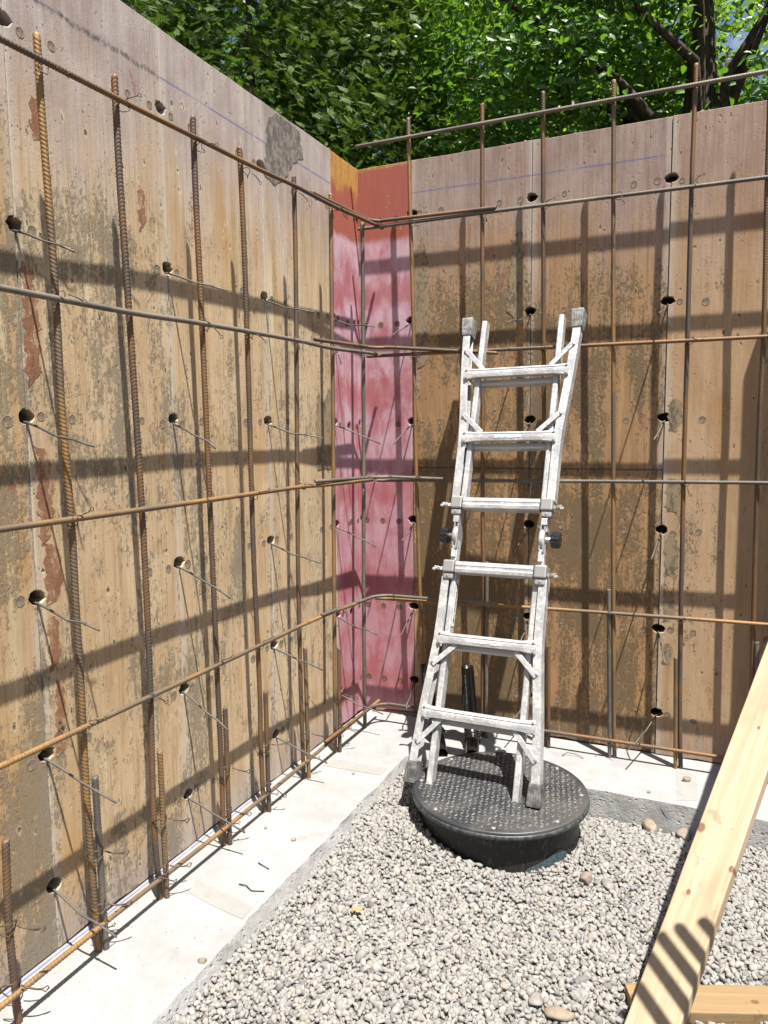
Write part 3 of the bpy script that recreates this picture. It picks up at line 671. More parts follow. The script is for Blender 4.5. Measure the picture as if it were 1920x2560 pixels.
def rebar(path, r, label, group, mat='rebar', pitch=.0108, name='rebar', slant=.75, ns=10, raw=False):
    base = np.array(path[0], float)
    P = np.array(path, float) if raw else catmull(path, .03)
    P = resample(P, pitch/3)-base; n_ = len(P)
    T = np.gradient(P, axis=0); T /= np.linalg.norm(T, axis=1)[:, None]
    ref = np.array([0., 0, 1]) if abs(T[0][2]) < .9 else np.array([1., 0, 0])
    Xa = np.cross(ref, T); Xa /= np.linalg.norm(Xa, axis=1)[:, None]; Ya = np.cross(T, Xa)
    rr = np.where(np.arange(n_) % 3 == 0, r*1.075, r*.925); rr[0] = r*.86; rr[-1] = r*.86
    sl = np.full(n_, slant); sl[0] = sl[-1] = 0
    ph = rng.uniform(0, 6.28); th = np.arange(ns)/ns*2*np.pi
    V = P[:, None]+(Xa[:, None]*np.cos(th)[None, :, None]+Ya[:, None]*np.sin(th)[None, :, None])*rr[:, None, None]
    V += T[:, None]*(np.cos(th+ph)[None, :, None]*r*sl[:, None, None])
    F = []
    i_, k_ = np.meshgrid(np.arange(n_-1), np.arange(ns), indexing='ij'); a_ = (i_*ns+k_).ravel(); b_ = (i_*ns+(k_+1) % ns).ravel()
    F = np.stack([a_, b_, b_+ns, a_+ns], -1)
    # end caps as fans of quads (degenerate-free): two centre verts
    V2 = np.vstack([V.reshape(-1, 3), P[0][None], P[-1][None]]); c0 = n_*ns; c1 = c0+1
    cap = []
    for k in range(0, ns, 2):
        cap.append((c0, (k+2) % ns, k+1, k)); o_ = (n_-1)*ns; cap.append((c1, o_+k, o_+k+1, o_+(k+2) % ns))
    F = np.vstack([F, np.array(cap)])
    me = mesh_np(name, V2, F, M[mat], True)
    o = bpy.data.objects.new(name, me); col.objects.link(o); o.location = base
    tag(o, label, 'rebar', group); return o
VX = .109; HX = .1275; RV = .0098; RH = .0083
GV = 'vertical rebars standing in front of the formwork'; GD = 'short dowel bars standing in the footing'; GH = 'horizontal rebars in front of the formwork'; GC = 'bent corner bars'
Lv = {
 'V2': [(-2.065, 2.492), (-2.063, 2.312), (-2.057, 2.124), (-2.052, 1.954), (-2.05, 1.736), (-2.05, 1.549), (-2.039, 1.252), (-2.039, 1.015), (-2.037, .794), (-2.038, .449), (-2.033, .261), (-2.026, -.01)],
 'V3': [(-1.799, 2.497), (-1.796, 2.219), (-1.786, 1.938), (-1.774, 1.572), (-1.764, 1.148), (-1.764, .707), (-1.774, .272), (-1.762, -.01)],
 'V4': [(-1.451, 2.511), (-1.45, 2.246), (-1.442, 1.897), (-1.436, 1.477), (-1.429, .991), (-1.424, .598), (-1.419, .273), (-1.421, -.01)],
 'V5': [(-1.191, 2.501), (-1.181, 2.154), (-1.177, 1.646), (-1.178, 1.065), (-1.163, .495), (-1.166, .29), (-1.157, -.01)],
 'V6': [(-.818, 2.511), (-.818, 2.169), (-.829, 1.788), (-.842, 1.342), (-.854, .887), (-.853, .374), (-.845, -.01)],
 'V7': [(-.505, 2.528), (-.511, 2.161), (-.517, 1.607), (-.531, 1.044), (-.545, .465), (-.554, -.01)],
 'V8': [(-.188, 2.485), (-.192, 2.071), (-.204, 1.464), (-.225, .772), (-.234, -.01)]}
ordn = ['first', 'second', 'third', 'fourth', 'fifth', 'sixth', 'seventh']
mats_l = ['rebar_orange', 'rebar', 'rebar', 'rebar', 'rebar', 'rebar_orange', 'rebar_grey']
for i, k in enumerate(['V2', 'V3', 'V4', 'V5', 'V6', 'V7', 'V8']):
    lab = f'{ordn[i]} full height vertical rebar from the left edge along the left wall'
    if k == 'V8': lab = 'brownish grey vertical rebar standing right in the pink inner corner'
    if k == 'V7': lab = 'orange rusty vertical rebar along the seam between tan panel and pink corner'
    rebar([(VX, y_, z_) for y_, z_ in Lv[k]], RV, lab, GV, mats_l[i])
rebar([(VX, -2.70, 2.5), (VX, -2.68, 1.2), (VX, -2.68, -.01)], RV, 'rusty vertical rebar just outside the left edge of the picture', GV)
Ld = [('rust brown dowel bar at the bottom left corner of the picture', [(-2.315, .492), (-2.321, .256), (-2.311, -.01)], 0),
      ('grey dowel bar lapped beside the left most full height rebar', [(-2.020, .527), (-2.018, .342), (-2.012, -.01)], 1),
      ('orange dowel bar lapped beside the second full height rebar of the left wall', [(-1.752, .492), (-1.748, -.01)], 2),
      ('dull brown dowel bar lapped beside the third full height rebar of the left wall', [(-1.408, .514), (-1.406, -.01)], 0),
      ('brown dowel bar lapped beside the fourth full height rebar of the left wall', [(-1.148, .493), (-1.146, -.01)], 0),
      ('orange dowel bar lapped beside the fifth full height rebar of the left wall', [(-.839, .584), (-.831, -.01)], 2),
      ('brown dowel bar lapped beside the rebar at the pink corner seam', [(-.532, .498), (-.541, -.01)], 0)]
MT = ['rebar', 'rebar_grey', 'rebar_orange']
for lab, pts_, mt in Ld: rebar([(VX+.0165, y_, z_) for y_, z_ in pts_], RV*.96, lab, GD, MT[mt])
Rv = {
 'W1': ([(.318, 2.952), (.324, 2.571), (.336, 2.065), (.344, 1.461), (.357, .925), (.371, .373), (.368, -.01)], 'orange rusty vertical rebar at the right edge of the pink corner', 2),
 'W2': ([(.677, 2.95), (.679, 2.457), (.682, 2.04), (.685, 1.1), (.691, .833), (.688, .282), (.689, -.01)], 'vertical rebar passing behind the left rails of the ladder', 0),
 'W3': ([(.951, 2.953), (.957, 2.489), (.964, 2.019), (.97, 1.667), (.981, .739), (.988, .172), (.993, -.01)], 'rusty vertical rebar passing behind the right rails of the ladder', 0),
 'W4': ([(1.248, 2.944), (1.255, 2.514), (1.265, 1.997), (1.277, 1.455), (1.286, .974), (1.305, .218), (1.313, -.01)], 'orange vertical rebar, first one to the right of the ladder', 2),
 'W5': ([(1.567, 2.946), (1.564, 2.472), (1.566, 1.911), (1.568, 1.322), (1.575, .648), (1.584, .224), (1.594, -.01)], 'rusty vertical rebar, second one to the right of the ladder', 0),
 'W6': ([(1.835, 2.95), (1.84, 2.434), (1.85, 1.893), (1.848, 1.514), (1.854, .873), (1.868, -.01)], 'rusty vertical rebar at the right edge of the picture', 0)}
for k, (pts_, lab, mt) in Rv.items(): rebar([(x_, -VX, z_) for x_, z_ in pts_], RV, lab, GV, MT[mt])
rebar([(2.13, -VX, 2.95), (2.14, -VX, 1.2), (2.15, -VX, -.01)], RV, 'rusty vertical rebar just outside the right edge of the picture', GV)
for lab, pts_, mt, dy in [('grey dowel bar lapped left of the first rebar right of the ladder', [(1.273, .779), (1.280, .477), (1.287, .217), (1.292, -.01)], 1, 0),
      ('orange dowel bar lapped left of the second rebar right of the ladder', [(1.560, .499), (1.573, -.01)], 2, 0),
      ('grey dowel bar beside the rebar at the right edge above the plank', [(1.873, .603), (1.888, -.01)], 1, .0),
      ('rusty dowel bar lapped beside the rebar behind the right ladder rails', [(1.006, .492), (1.013, -.01)], 0, 0),
      ('grey dowel bar seen between the ladder rungs beside a rebar', [(.71, .869), (.709, -.01)], 1, 0)]:
    rebar([(x_, -VX-.008, z_) for x_, z_ in pts_], RV*.96, lab, GD, MT[mt])
# horizontals
def hl(pts_, off=0, **k): return [(HX+off, y_, z_) for y_, z_ in pts_]
def hr(pts_, off=0): return [(x_, -HX-off, z_) for x_, z_ in pts_]
HB = []
HB.append(rebar([(.134, -3.6, 2.38), (.134, -2.194, 2.416), (.129, -1.822, 2.428), (.1275, -1.451, 2.441), (.1275, -1.105, 2.452), (.129, -.852, 2.465), (.140, -.565, 2.465), (.155, -.272, 2.474), (.162, -.07, 2.48)], RH, 'topmost horizontal rebar along the left wall, dark brown', GH, 'rebar'))
HB.append(rebar([(.1275, -3.6, 1.835), (.1275, -2.232, 1.84), (.1275, -1.799, 1.842), (.1275, -1.459, 1.852), (.132, -.876, 1.860), (.140, -.574, 1.856), (.148, -.276, 1.866), (.154, -.06, 1.870)], RH, 'second horizontal rebar from the top along the left wall', GH, 'rebar_grey'))
HB.append(rebar([(.1275, -3.6, 1.263), (.1275, -2.273, 1.263), (.1275, -1.436, 1.264), (.134, -.894, 1.267), (.142, -.614, 1.261), (.150, -.2, 1.256)], RH, 'horizontal rebar at mid height along the left wall', GH, 'rebar_orange'))
HB.append(rebar([(.1275, -3.6, .683), (.1275, -2.317, .683), (.128, -1.207, .683), (.136, -.872, .689), (.145, -.612, .688), (.150, -.40, .678)], RH, 'orange horizontal rebar low along the left wall, second from the footing', GH, 'rebar_orange'))
HB.append(rebar(hl([(-2.07, .083), (-1.235, .077), (-.098, .100)]), RH, 'lowest horizontal rebar along the left wall just above the footing', GH, 'rebar_orange'))
HB.append(rebar(hl([(-3.6, .098), (-2.6, .094), (-2.045, .095)], .016), RH, 'lowest horizontal rebar at the bottom left corner, lapped end by the first rebar', GH, 'rebar_orange'))
HB.append(rebar(hr([(.059, 2.473), (.821, 2.472), (1.842, 2.464), (3.6, 2.46)]), RH, 'horizontal rebar just below the top of the right wall', GH, 'rebar_grey'))
HB.append(rebar(hr([(.097, 1.861), (.569, 1.859), (1.865, 1.851), (3.6, 1.85)]), RH, 'horizontal rebar the ladder top leans on, along the right wall', GH, 'rebar'))
HB.append(rebar(hr([(.144, 1.248), (.49, 1.254), (1.888, 1.267), (3.6, 1.27)]), RH, 'horizontal rebar at mid height along the right wall', GH, 'rebar_grey'))
HB.append(rebar(hr([(.128, .648), (.432, .654), (.872, .667), (1.91, .682), (3.6, .69)]), RH, 'orange horizontal rebar low along the right wall, second from the footing', GH, 'rebar_orange'))
HB.append(rebar(hr([(.112, .062), (.371, .072), (.964, .083), (1.79, .086)]), RH, 'lowest horizontal rebar along the right wall just above the footing', GH, 'rebar'))
HB.append(rebar(hr([(.049, 2.859), (.818, 2.860), (1.826, 2.859), (3.6, 2.86)]), RH*1.05, 'grey horizontal rebar above the right wall in front of the trees', GH, 'rebar_grey'))
def corner(yl, xr, z, zl, zr, lab, mt='rebar', off=.018, rad=.09):
    o_ = HX+off; P = [(o_, yl, zl), (o_, (yl-o_-rad)/2, (zl+z)/2), (o_, -o_-rad, z)]
    for a_ in (20, 45, 70): P.append((o_+rad-rad*math.cos(R(a_)), -o_-rad+rad*math.sin(R(a_)), z))
    P += [(o_+rad, -o_, z), ((o_+rad+xr)/2, -o_, (z+zr)/2), (xr, -o_, zr)]
    return rebar(P, RH, lab, GC, mt)
HB.append(corner(-.715, .75, 2.497, 2.477, 2.487, 'topmost bent corner bar lapping the top rebars at the corner', 'rebar', .004, .07))
HB.append(corner(-.727, .76, 1.897, 1.878, 1.842, 'second bent corner bar from the top, above the dark pink stain', 'rebar', .010))
HB.append(corner(-.751, .506, 1.268, 1.283, 1.262, 'bent corner bar at mid height of the pink corner', 'rebar_grey', .016))
HB.append(corner(-.728, .77, .672, .697, .676, 'bent corner bar with a grey cut end low on the left wall', 'rebar_grey', .018))
HB.append(corner(-.702, .75, .105, .112, .100, 'lowest bent corner bar lying just above the footing in the corner', 'rebar', .010))
# tie wires at crossings (parts of the horizontal bar)
def wire_mesh():
    m = MB(); P = []
    for k in range(13):
        a_ = k/12*2*math.pi; P.append((math.cos(a_)*.015, -.006+math.cos(a_*2)*.007, math.sin(a_)*.014))
    m.tube(P, .0011, 5); m.tube([(p[0], p[1], -p[2]) for p in P], .0011, 5)
    tl = [(.010, -.016, .008), (.018, -.024, .004), (.028, -.030, .0), (.036, -.032, -.004)]
    m.tube(tl, .0016, 5); m.tube([tl[-1], (.044, -.034, .001), (.047, -.034, -.006), (.042, -.034, -.012), (.037, -.033, -.006)], .0011, 5)
    return m.mesh('tie_wire', M['wire'], True)
WM = wire_mesh()
def wire(par, x_, y_, z_, left, flip=False):
    o = bpy.data.objects.new('tie_wire', WM); col.objects.link(o); o.parent = par
    o.location = Vector((x_, y_, z_))-par.location; o.rotation_euler = (rng.normal()*.3, rng.normal()*.5, R(90) if left else 0)
    o.scale = (1.15,)*3
vyl = [-2.05, -1.78, -1.435, -1.175, -.84, -.525]
for bar, z_ in zip(HB[:5], (2.419, 1.846, 1.26, .681, .08)):
    for y_ in vyl:
        if rng.random() < .85: wire(bar, VX+.008, y_+rng.normal()*.003, z_+(.02 if z_ > 2 and y_ > -1 else 0), True)
for bar, z_ in zip(HB[6:11], (2.47, 1.855, 1.262, .67, .083)):
    for x_ in (.34, .685, .97, 1.28, 1.575):
        if rng.random() < .8: wire(bar, x_, -VX-.008, z_, False)
# wires round lapped dowels
for o in [o for o in list(col.objects) if o.name.startswith('rebar') and o.get('group') == GD][:7]:
    for dz in (-.20, -.36):
        q = bpy.data.objects.new('tie_wire', WM); col.objects.link(q); q.parent = o; q.location = (-.004, -.01, dz-.02); q.rotation_euler = (R(12), rng.normal()*.3, R(70)); q.scale = (1.6, 1.6, 1.3)

# ------------------------------------------------------------------ form ties poking out of the holes
rown = {2.04: 'second', 1.54: 'third', 1.043: 'fourth', .592: 'fifth', .2: 'lowest'}
TG = 'form ties sticking out of the tie holes'
def tie(x_, y_, z_, left, label):
    L_ = rng.uniform(.21, .255); dr = rng.uniform(.045, .085); sw = rng.normal()*.028; m = MB()
    prof = [(-.06, 0, .0), (.0, 0, -.004), (.045, sw*.2, -.018), (.11, sw*.5, -.036-dr*.12), (.17, sw*.7, -dr*.72-.01), (L_, sw, -dr-.012)]
    P = [((a_, b_, c_) if left else (b_, -a_, c_)) for a_, b_, c_ in prof]
    m.tube(P, [.0036, .0036, .0036, .0031, .0031, .0031], 6); 
    o = m.build('form_tie', M['tie'], smooth=True); o.location = (x_, y_, z_-.012)
    # crimped notch collar
    q = MB(); a_ = Vector(P[4]); b_ = (Vector(P[5])-Vector(P[4])).normalized(); q.tube([a_, a_+b_*.012], .0042, 6); q.build('crimp', M['tie'], o)
    tag(o, label, 'form tie', TG)
for y_, nm in ((-2.071, 'the seam nearest the left edge'), (-1.475, 'the second seam of the left wall'), (-.886, 'the third seam of the left wall'), (-.300, 'the left edge of the pink corner')):
    for z_ in (2.04, 1.54, 1.043, .592, .2): tie(0, y_, z_, True, f'tie rod out of the {rown[z_]} hole down {nm}' if z_ > .3 else f'tie rod out of the lowest hole along {nm}')
for x_, nm in ((.284, 'the right edge of the pink corner'), (.8805, 'the wall seam behind the ladder'), (1.478, 'the wall seam right of the ladder')):
    for z_ in (2.04, 1.54, 1.043, .592, .2): tie(x_, 0, z_, False, f'tie rod out of the {rown[z_]} hole down {nm}' if z_ > .3 else f'tie rod out of the lowest hole along {nm}')

# ------------------------------------------------------------------ sump drum with lid
LZ = .092
pit = empty('sump_pit', (DC[0], DC[1], 0)); tag(pit, 'round black sump basin with tread plate lid under the ladder', 'sump basin')
m = MB(); m.lathe((0, 0, 0), [(.306, -.35), (.306, -.02), (.308, .060)], 72); m.build('basin', M['drum'], pit, True)
m = MB(); m.lathe((0, 0, 0), [(.308, .058), (.338, .0595), (.3435, .0625), (.3445, .069), (.3435, .0765), (.339, .079), (.320, .079)], 72); m.build('rim', M['rim'], pit, True)
m = MB(); m.lathe((0, 0, 0), [(.3395, .0795), (.3395, .0865), (.337, .089), (.330, .0895)], 72); 
m.add([(.330*math.cos(2*math.pi*k/72), .330*math.sin(2*math.pi*k/72), .0895) for k in range(72)], [tuple(range(72))])
lid = m.build('lid', M['lid'], pit, True)
m = MB(); s_ = .0205
def lug(cx, cy, ang, l=.0092, w_=.0040, h=.0032):
    c_, n_ = math.cos(ang), math.sin(ang); z0_ = .0893
    P = []
    for (a_, b_, z_) in ((-l, 0, 0), (-l*.45, -w_, 0), (l*.45, -w_, 0), (l, 0, 0), (l*.45, w_, 0), (-l*.45, w_, 0), (-l*.55, 0, h), (l*.55, 0, h)): P.append((cx+a_*c_-b_*n_, cy+a_*n_+b_*c_, z0_+z_))
    m.add(P, [(0, 1, 6), (1, 2, 7, 6), (2, 3, 7), (3, 4, 7), (4, 5, 6, 7), (5, 0, 6)])
rot = R(12)
for i in range(-18, 19):
    for j in range(-18, 19):
        a_, b_ = i*s_, j*s_; X_, Y_ = a_*math.cos(rot)-b_*math.sin(rot), a_*math.sin(rot)+b_*math.cos(rot)
        if math.hypot(X_, Y_) < .318: lug(X_, Y_, rot+(R(45) if (i+j) % 2 else R(-45)))
tag(m.build('tread_lugs', M['lug'], lid), kind='stuff')
for k in range(8):
    a_ = k*math.pi/4+.2; q = MB(); q.lathe((.312*math.cos(a_), .312*math.sin(a_), .0895), [(.008, 0), (.008, .002), (.005, .0035), (0, .0035)], 12); q.build('lid_screw', M['cast'], lid)
# blue green smear low on the basin side
m = MB(); P = []; ang0, ang1 = -62, -22
N_ = 14
top_ = [(-62, -.085), (-55, -.062), (-47, -.050), (-40, -.040), (-33, -.022), (-28, -.025), (-22, -.05)]
vs = []
for a_, z_ in top_: vs += [(.3085*math.cos(R(a_)), .3085*math.sin(R(a_)), z_), (.3075*math.cos(R(a_)), .3075*math.sin(R(a_)), -.2)]
m.add(vs, [(2*i, 2*i+1, 2*i+3, 2*i+2) for i in range(len(top_)-1)]); m.build('smear', M['smear'], pit, True)

# ------------------------------------------------------------------ black drain pipes on the footing
def pipe(path, top, label):
    base = Vector(path[0]); o = empty('drain_pipe', base); tag(o, label, 'pipe', 'black drain pipes behind the ladder')
    m = MB(); r_ = .0302
    pv = [Vector(p)-base for p in path]
    m.tube(pv, r_, 20, False)
    # open mouth: inner wall
    t = pv[-1]; m.lathe(t, [(r_, 0), (r_-.004, .0005), (r_-.004, -.18)], 20); m.build('pipe', M['black_pipe'], o, True)
    return o, pv
p1, v1 = pipe([(.585, -.415, .015), (.545, -.335, .034), (.512, -.26, .044), (.470, -.222, .06), (.455, -.20, .10), (.444, -.197, .16), (.430, -.195, .352)], 1, 'black plastic pipe stub behind the left leg of the ladder')
p2, v2 = pipe([(.735, -.425, .036), (.712, -.345, .042), (.690, -.275, .045), (.672, -.232, .06), (.662, -.212, .10), (.658, -.206, .16), (.640, -.2, .372)], 1, 'black plastic pipe stub standing centred behind the lowest ladder rungs')
for o, v in ((p1, v1), (p2, v2)):
    m = MB(); m.tube([v[2]*.9+v[1]*.1, v[3], v[4]*.85+v[3]*.15], .0352, 20); m.build('elbow', M['black_pipe'], o, True)
    m = MB(); d_ = (v[3]-v[2]).normalized(); m.tube([v[2]-d_*.004, v[2]+d_*.010], .0375, 20); m.build('elbow_collar', M['black_pipe'], o, True)
    m = MB(); 
    for k in range(26):
        if k % 6 == 5: continue
        t_ = .2+.66*k/26; c_ = v[5]+(v[6]-v[5])*t_; h_ = rng.uniform(.0012, .0026)
        a_ = R(-98); n_ = Vector((math.cos(a_), math.sin(a_), 0)); s2 = Vector((-n_.y, n_.x, 0))
        m.box(c_+n_*.0303, s2*h_, n_*.0004, Vector((0, 0, .0016)))
    m.build('printed_line', M['white_print'], o)

# ------------------------------------------------------------------ ladder
lo = Vector((.866, -.879, .092)); e1 = Vector((.99994, -.0114, 0)).normalized(); nrm = Vector((.03375, .93332, -.35745)).normalized(); e2 = nrm.cross(e1); e2 = e2 if e2.z > 0 else -e2
e1 = (e1-e2*e1.dot(e2)-nrm*e1.dot(nrm)).normalized()
lad = empty('folding_ladder', lo); lad.rotation_euler = Matrix(((e1.x, e2.x, -nrm.x), (e1.y, e2.y, -nrm.y), (e1.z, e2.z, -nrm.z))).to_euler()
tag(lad, 'dusty aluminium articulated ladder standing on the black lid and leaning on rebar', 'ladder')
# local: x right, y up the ladder, z towards the viewer
TOP = 2.052; MID = TOP/2
EX, EY, EZ = Vector((1, 0, 0)), Vector((0, 1, 0)), Vector((0, 0, 1))
def bar(m, a, b, hx, hz, zc=None):
    """rectangular bar between points a and b (in ladder plane), half width hx, half depth hz"""
    a, b = Vector(a), Vector(b); d = (b-a); L_ = d.length/2; d.normalize(); s2 = d.cross(EZ).normalized()
    m.box((a+b)/2, s2*hx, EZ*hz, d*L_)
def sweep(m, path, prof):
    """closed profile (x across, z depth) swept along path points in the ladder plane with mitred joints"""
    n_ = len(prof); vs = []
    for i, p in enumerate(path):
        for (px_, pz_) in prof: vs.append((p[0]+px_, p[1], p[2]+pz_))
    fs = [(i*n_+k, i*n_+(k+1) % n_, (i+1)*n_+(k+1) % n_, (i+1)*n_+k) for i in range(len(path)-1) for k in range(n_)]
    fs += [tuple(range(n_-1, -1, -1)), tuple(range((len(path)-1)*n_, len(path)*n_))]
    m.add(vs, fs)
def fl(v): return v          # lower half
def fu(v): return TOP-v      # upper half mirrored
def outer_u(v):              # centre of outer rail at height v of a half
    return float(np.interp(v, [0, .12, .28, .45, .585, .75, .90], [.252, .249, .238, .222, .2105, .2075, .2075]))
rung_v = [.283, .585]
for half, fv in (('l', fl), ('u', fu)):
    for s in (-1, 1):
        # outer channel rail, open to the inside
        m = MB(); w2 = .0168; prof = [(-w2, -.052), (w2, -.052), (w2, -.046), (-w2+.006, -.046), (-w2+.006, -.006), (w2*.25, -.006), (w2*.25, -.0085), (w2*.75, -.0085), (w2*.75, -.006), (w2, -.006), (w2, 0), (-w2, 0)]
        if s > 0: prof = [(-a_, b_) for a_, b_ in prof][::-1]
        vv = [.03, .12, .2, .283, .36, .45, .52, .585, .68, .868]
        path = [(s*outer_u(v), fv(v), 0) for v in vv]
        sweep(m, path if half == 'l' else path[::-1], prof); m.build('outer_rail', M['alu'], lad, bevel=.0012)
        # inner rail
        m = MB(); pr = [(-.0125, -.058), (.0125, -.058), (.0125, -.016), (.0125-.004, -.012), (-.0085, -.012), (-.0125, -.016)]
        sweep(m, [(s*.1765, fv(.0 if half == 'l' else .012), 0), (s*.1765, fv(.5), 0), (s*.1765, fv(.9), 0)][::1 if half == 'l' else -1], pr); m.build('inner_rail', M['alu'], lad, bevel=.0012)
        if half == 'l':
            m = MB(); bar(m, (s*.1765, -.002, -.035), (s*.1765, .006, -.035), .0135, .023); m.build('inner_cap', M['rubber'], lad)
        # rubber foot
        m = MB(); u = s*outer_u(0); y0_, y1_ = fv(0), fv(.084); dy = 1 if half == 'l' else -1
        P = []
        for (v_, hw, z0_, z1_) in ((0, .0255, -.060, .010), (.010, .0262, -.062, .012), (.058, .0240, -.059, .008), (.084, .0212, -.056, .004)):
            uu = s*outer_u(v_); P += [(uu-hw, fv(v_), z0_), (uu+hw, fv(v_), z0_), (uu+hw, fv(v_), z1_), (uu-hw, fv(v_), z1_)]
        fs = [(i*4+k, i*4+(k+1) % 4, (i+1)*4+(k+1) % 4, (i+1)*4+k) for i in range(3) for k in range(4)]+[(3, 2, 1, 0), (12, 13, 14, 15)]
        m.add(P, fs)
        for k in range(5): bar(m, (u-.02+.01*k, fv(.010), .0125), (u-.02+.01*k-s*.001, fv(.055), .0108), .0015, .0014)
        ft = m.build('rubber_foot', M['rubber'] if half == 'l' else M['rubber_dusty'], lad, bevel=.003)
    for vr in rung_v:
        # front rung: grooved tread, flattened ends
        hw = outer_u(vr)-.004; v = fv(vr); m = MB()
        pr = [(-.021, .004), (-.019, .013), (-.006, .016), (.004, .0165), (.006, .0145), (.010, .0145), (.012, .0165), (.020, .012), (.023, .002), (.020, -.012), (-.018, -.012)]
        xs_ = [-hw, -hw+.02, -hw+.06, hw-.06, hw-.02, hw]; sc = [(.75, 1.25), (.8, 1.22), (1, 1), (1, 1), (.8, 1.22), (.75, 1.25)]
        vs = []
        for x_, (sz, sy) in zip(xs_, sc): vs += [(x_, v+a_*sy, b_*sz) for a_, b_ in pr]
        n_ = len(pr); fs = [(i*n_+k, i*n_+(k+1) % n_, (i+1)*n_+(k+1) % n_, (i+1)*n_+k) for i in range(5) for k in range(n_)]+[tuple(range(n_-1, -1, -1)), tuple(range(5*n_, 6*n_))]
        m.add(vs, fs); rg = m.build('rung', M['alu'], lad)
        for s in (-1, 1):
            for dv in (-.018, .018):
                q = MB(); q.lathe((s*(hw-.009), v+dv, .0135), [(.0052, 0), (.0045, .0022), (.0, .003)], 10, (0, 0, 1)); q.build('rivet', M['rivet'], rg)
        # rear rung of the inner section, a little lower
        m = MB(); vs = []; prr = [(-.013, -.062), (-.013, -.032), (-.006, -.026), (.008, -.026), (.013, -.032), (.013, -.062)]
        vb = v-.030
        m.prism((-.166, vb, 0), (.166, vb, 0), [(a_, b_) for a_, b_ in prr], EY, EZ); m.build('rear_rung', M['alu'], lad)
    # braces
    sg = 1 if half == 'l' else -1
    for vr, reach, drop, back in ((.283, .075, .125, 0), (.585, .075, .11, 0)):
        for s in (-1, 1):
            y0_ = fv(vr)-.020 if half == 'l' else fv(vr)+.022; y1_ = fv(vr-drop)
            m = MB(); bar(m, (s*(outer_u(vr)-reach-.012), y0_, .001), (s*(outer_u(vr-drop)-.002), y1_, .0035), .0105, .0022)
            br = m.build('brace', M['alu'], lad, bevel=.001)
            q = MB(); q.lathe((s*(outer_u(vr-drop)-.002), y1_+sg*.009, .0055), [(.006, 0), (.005, .002), (0, .003)], 10, (0, 0, 1)); q.build('rivet', M['rivet'], br)
    # hinge rung with cast brackets and locking hooks
    v = fv(.8855); m = MB()
    prh = [(-.026, .000), (-.022, .012), (-.008, .015), (-.004, .013), (.004, .013), (.008, .015), (.022, .012), (.026, .002), (.022, -.055), (-.022, -.055)]
    m.prism((-.166, v, 0), (.166, v, 0), prh, EY, EZ); m.build('hinge_rung', M['alu'], lad, bevel=.0012)
    for s in (-1, 1):
        m = MB(); m.box((s*.196, v+.002, -.018), (.0255, 0, 0), (0, .0265, 0), (0, 0, .033)); m.box((s*.196, v-.038, -.012), (.022, 0, 0), (0, .014, 0), (0, 0, .02)); m.build('corner_bracket', M['cast'], lad, bevel=.006)
        q = MB(); q.lathe((s*.197, v-.038, .008), [(.006, 0), (.005, .002), (0, .003)], 10, (0, 0, 1)); q.build('rivet', M['rivet'], lad)
        m = MB(); c_ = [(s*.222, v-.008, .0), (s*.236, v-.012, .004), (s*.248, v-.006, .008), (s*.258, v-.010, .010), (s*.261, v-.020, .011)]
        for a_, b_ in zip(c_[:-1], c_[1:]): bar(m, a_, b_, .0075, .006)
        m.build('locking_hook', M['cast'], lad, bevel=.002)
# hinges
for s in (-1, 1):
    uc = s*.187
    h = empty('hinge', (0, 0, 0)); h.parent = lad
    m = MB(); bar(m, (uc, .915, -.032), (uc, MID-.02, -.032), .013, .020); bar(m, (uc, .93, -.01), (uc, MID-.045, -.01), .0095, .010); m.build('lower_tongue', M['alu'], h, bevel=.002)
    m = MB(); bar(m, (uc+s*.004, MID+.03, -.030), (uc+s*.004, 1.14, -.030), .012, .022); bar(m, (uc+s*.004, MID+.055, -.004), (uc+s*.004, 1.11, -.004), .0125, .010); m.build('upper_tongue', M['alu'], h, bevel=.002)
    m = MB(); m.lathe((uc-.010, MID, -.03), [(0, 0), (.044, 0), (.046, .003), (.046, .017), (.044, .020), (0, .020)], 32, (1, 0, 0)); m.build('hinge_disc', M['alu'], h, True)
    m = MB(); bar(m, (uc-.007, MID-.05, -.025), (uc-.007, MID+.06, -.025), .003, .030); bar(m, (uc+.009, MID-.06, -.025), (uc+.009, MID+.05, -.025), .003, .030); m.build('hinge_plate', M['cast'], h, bevel=.002)
    m = MB(); m.lathe((uc, MID, -.022), [(.011, 0), (.011, .040), (.008, .042)], 16, (s, 0, 0)); m.build('knob_stem', M['rivet'], h, True)
    m = MB(); prof = [(0, .036), (.030, .036), (.034, .040), (.034, .066), (.031, .070), (.012, .071), (0, .071)]
    c_ = Vector((uc, MID, -.022)); A = Vector((s, 0, 0))
    ns_ = 48; vs = []
    for k in range(ns_):
        a_ = 2*math.pi*k/ns_; gsc = 1.0 if (k % 4) in (0, 1) else .93
        for (r_, d_) in prof: vs.append(c_+A*d_+Vector((0, math.cos(a_), math.sin(a_)))*(r_*(gsc if r_ > .025 else 1)))
    mm = len(prof); fs = [(k*mm+i, ((k+1) % ns_)*mm+i, ((k+1) % ns_)*mm+i+1, k*mm+i+1) for k in range(ns_) for i in range(mm-1)]
    m.add(vs, fs); m.build('knob', M['knob'], h)
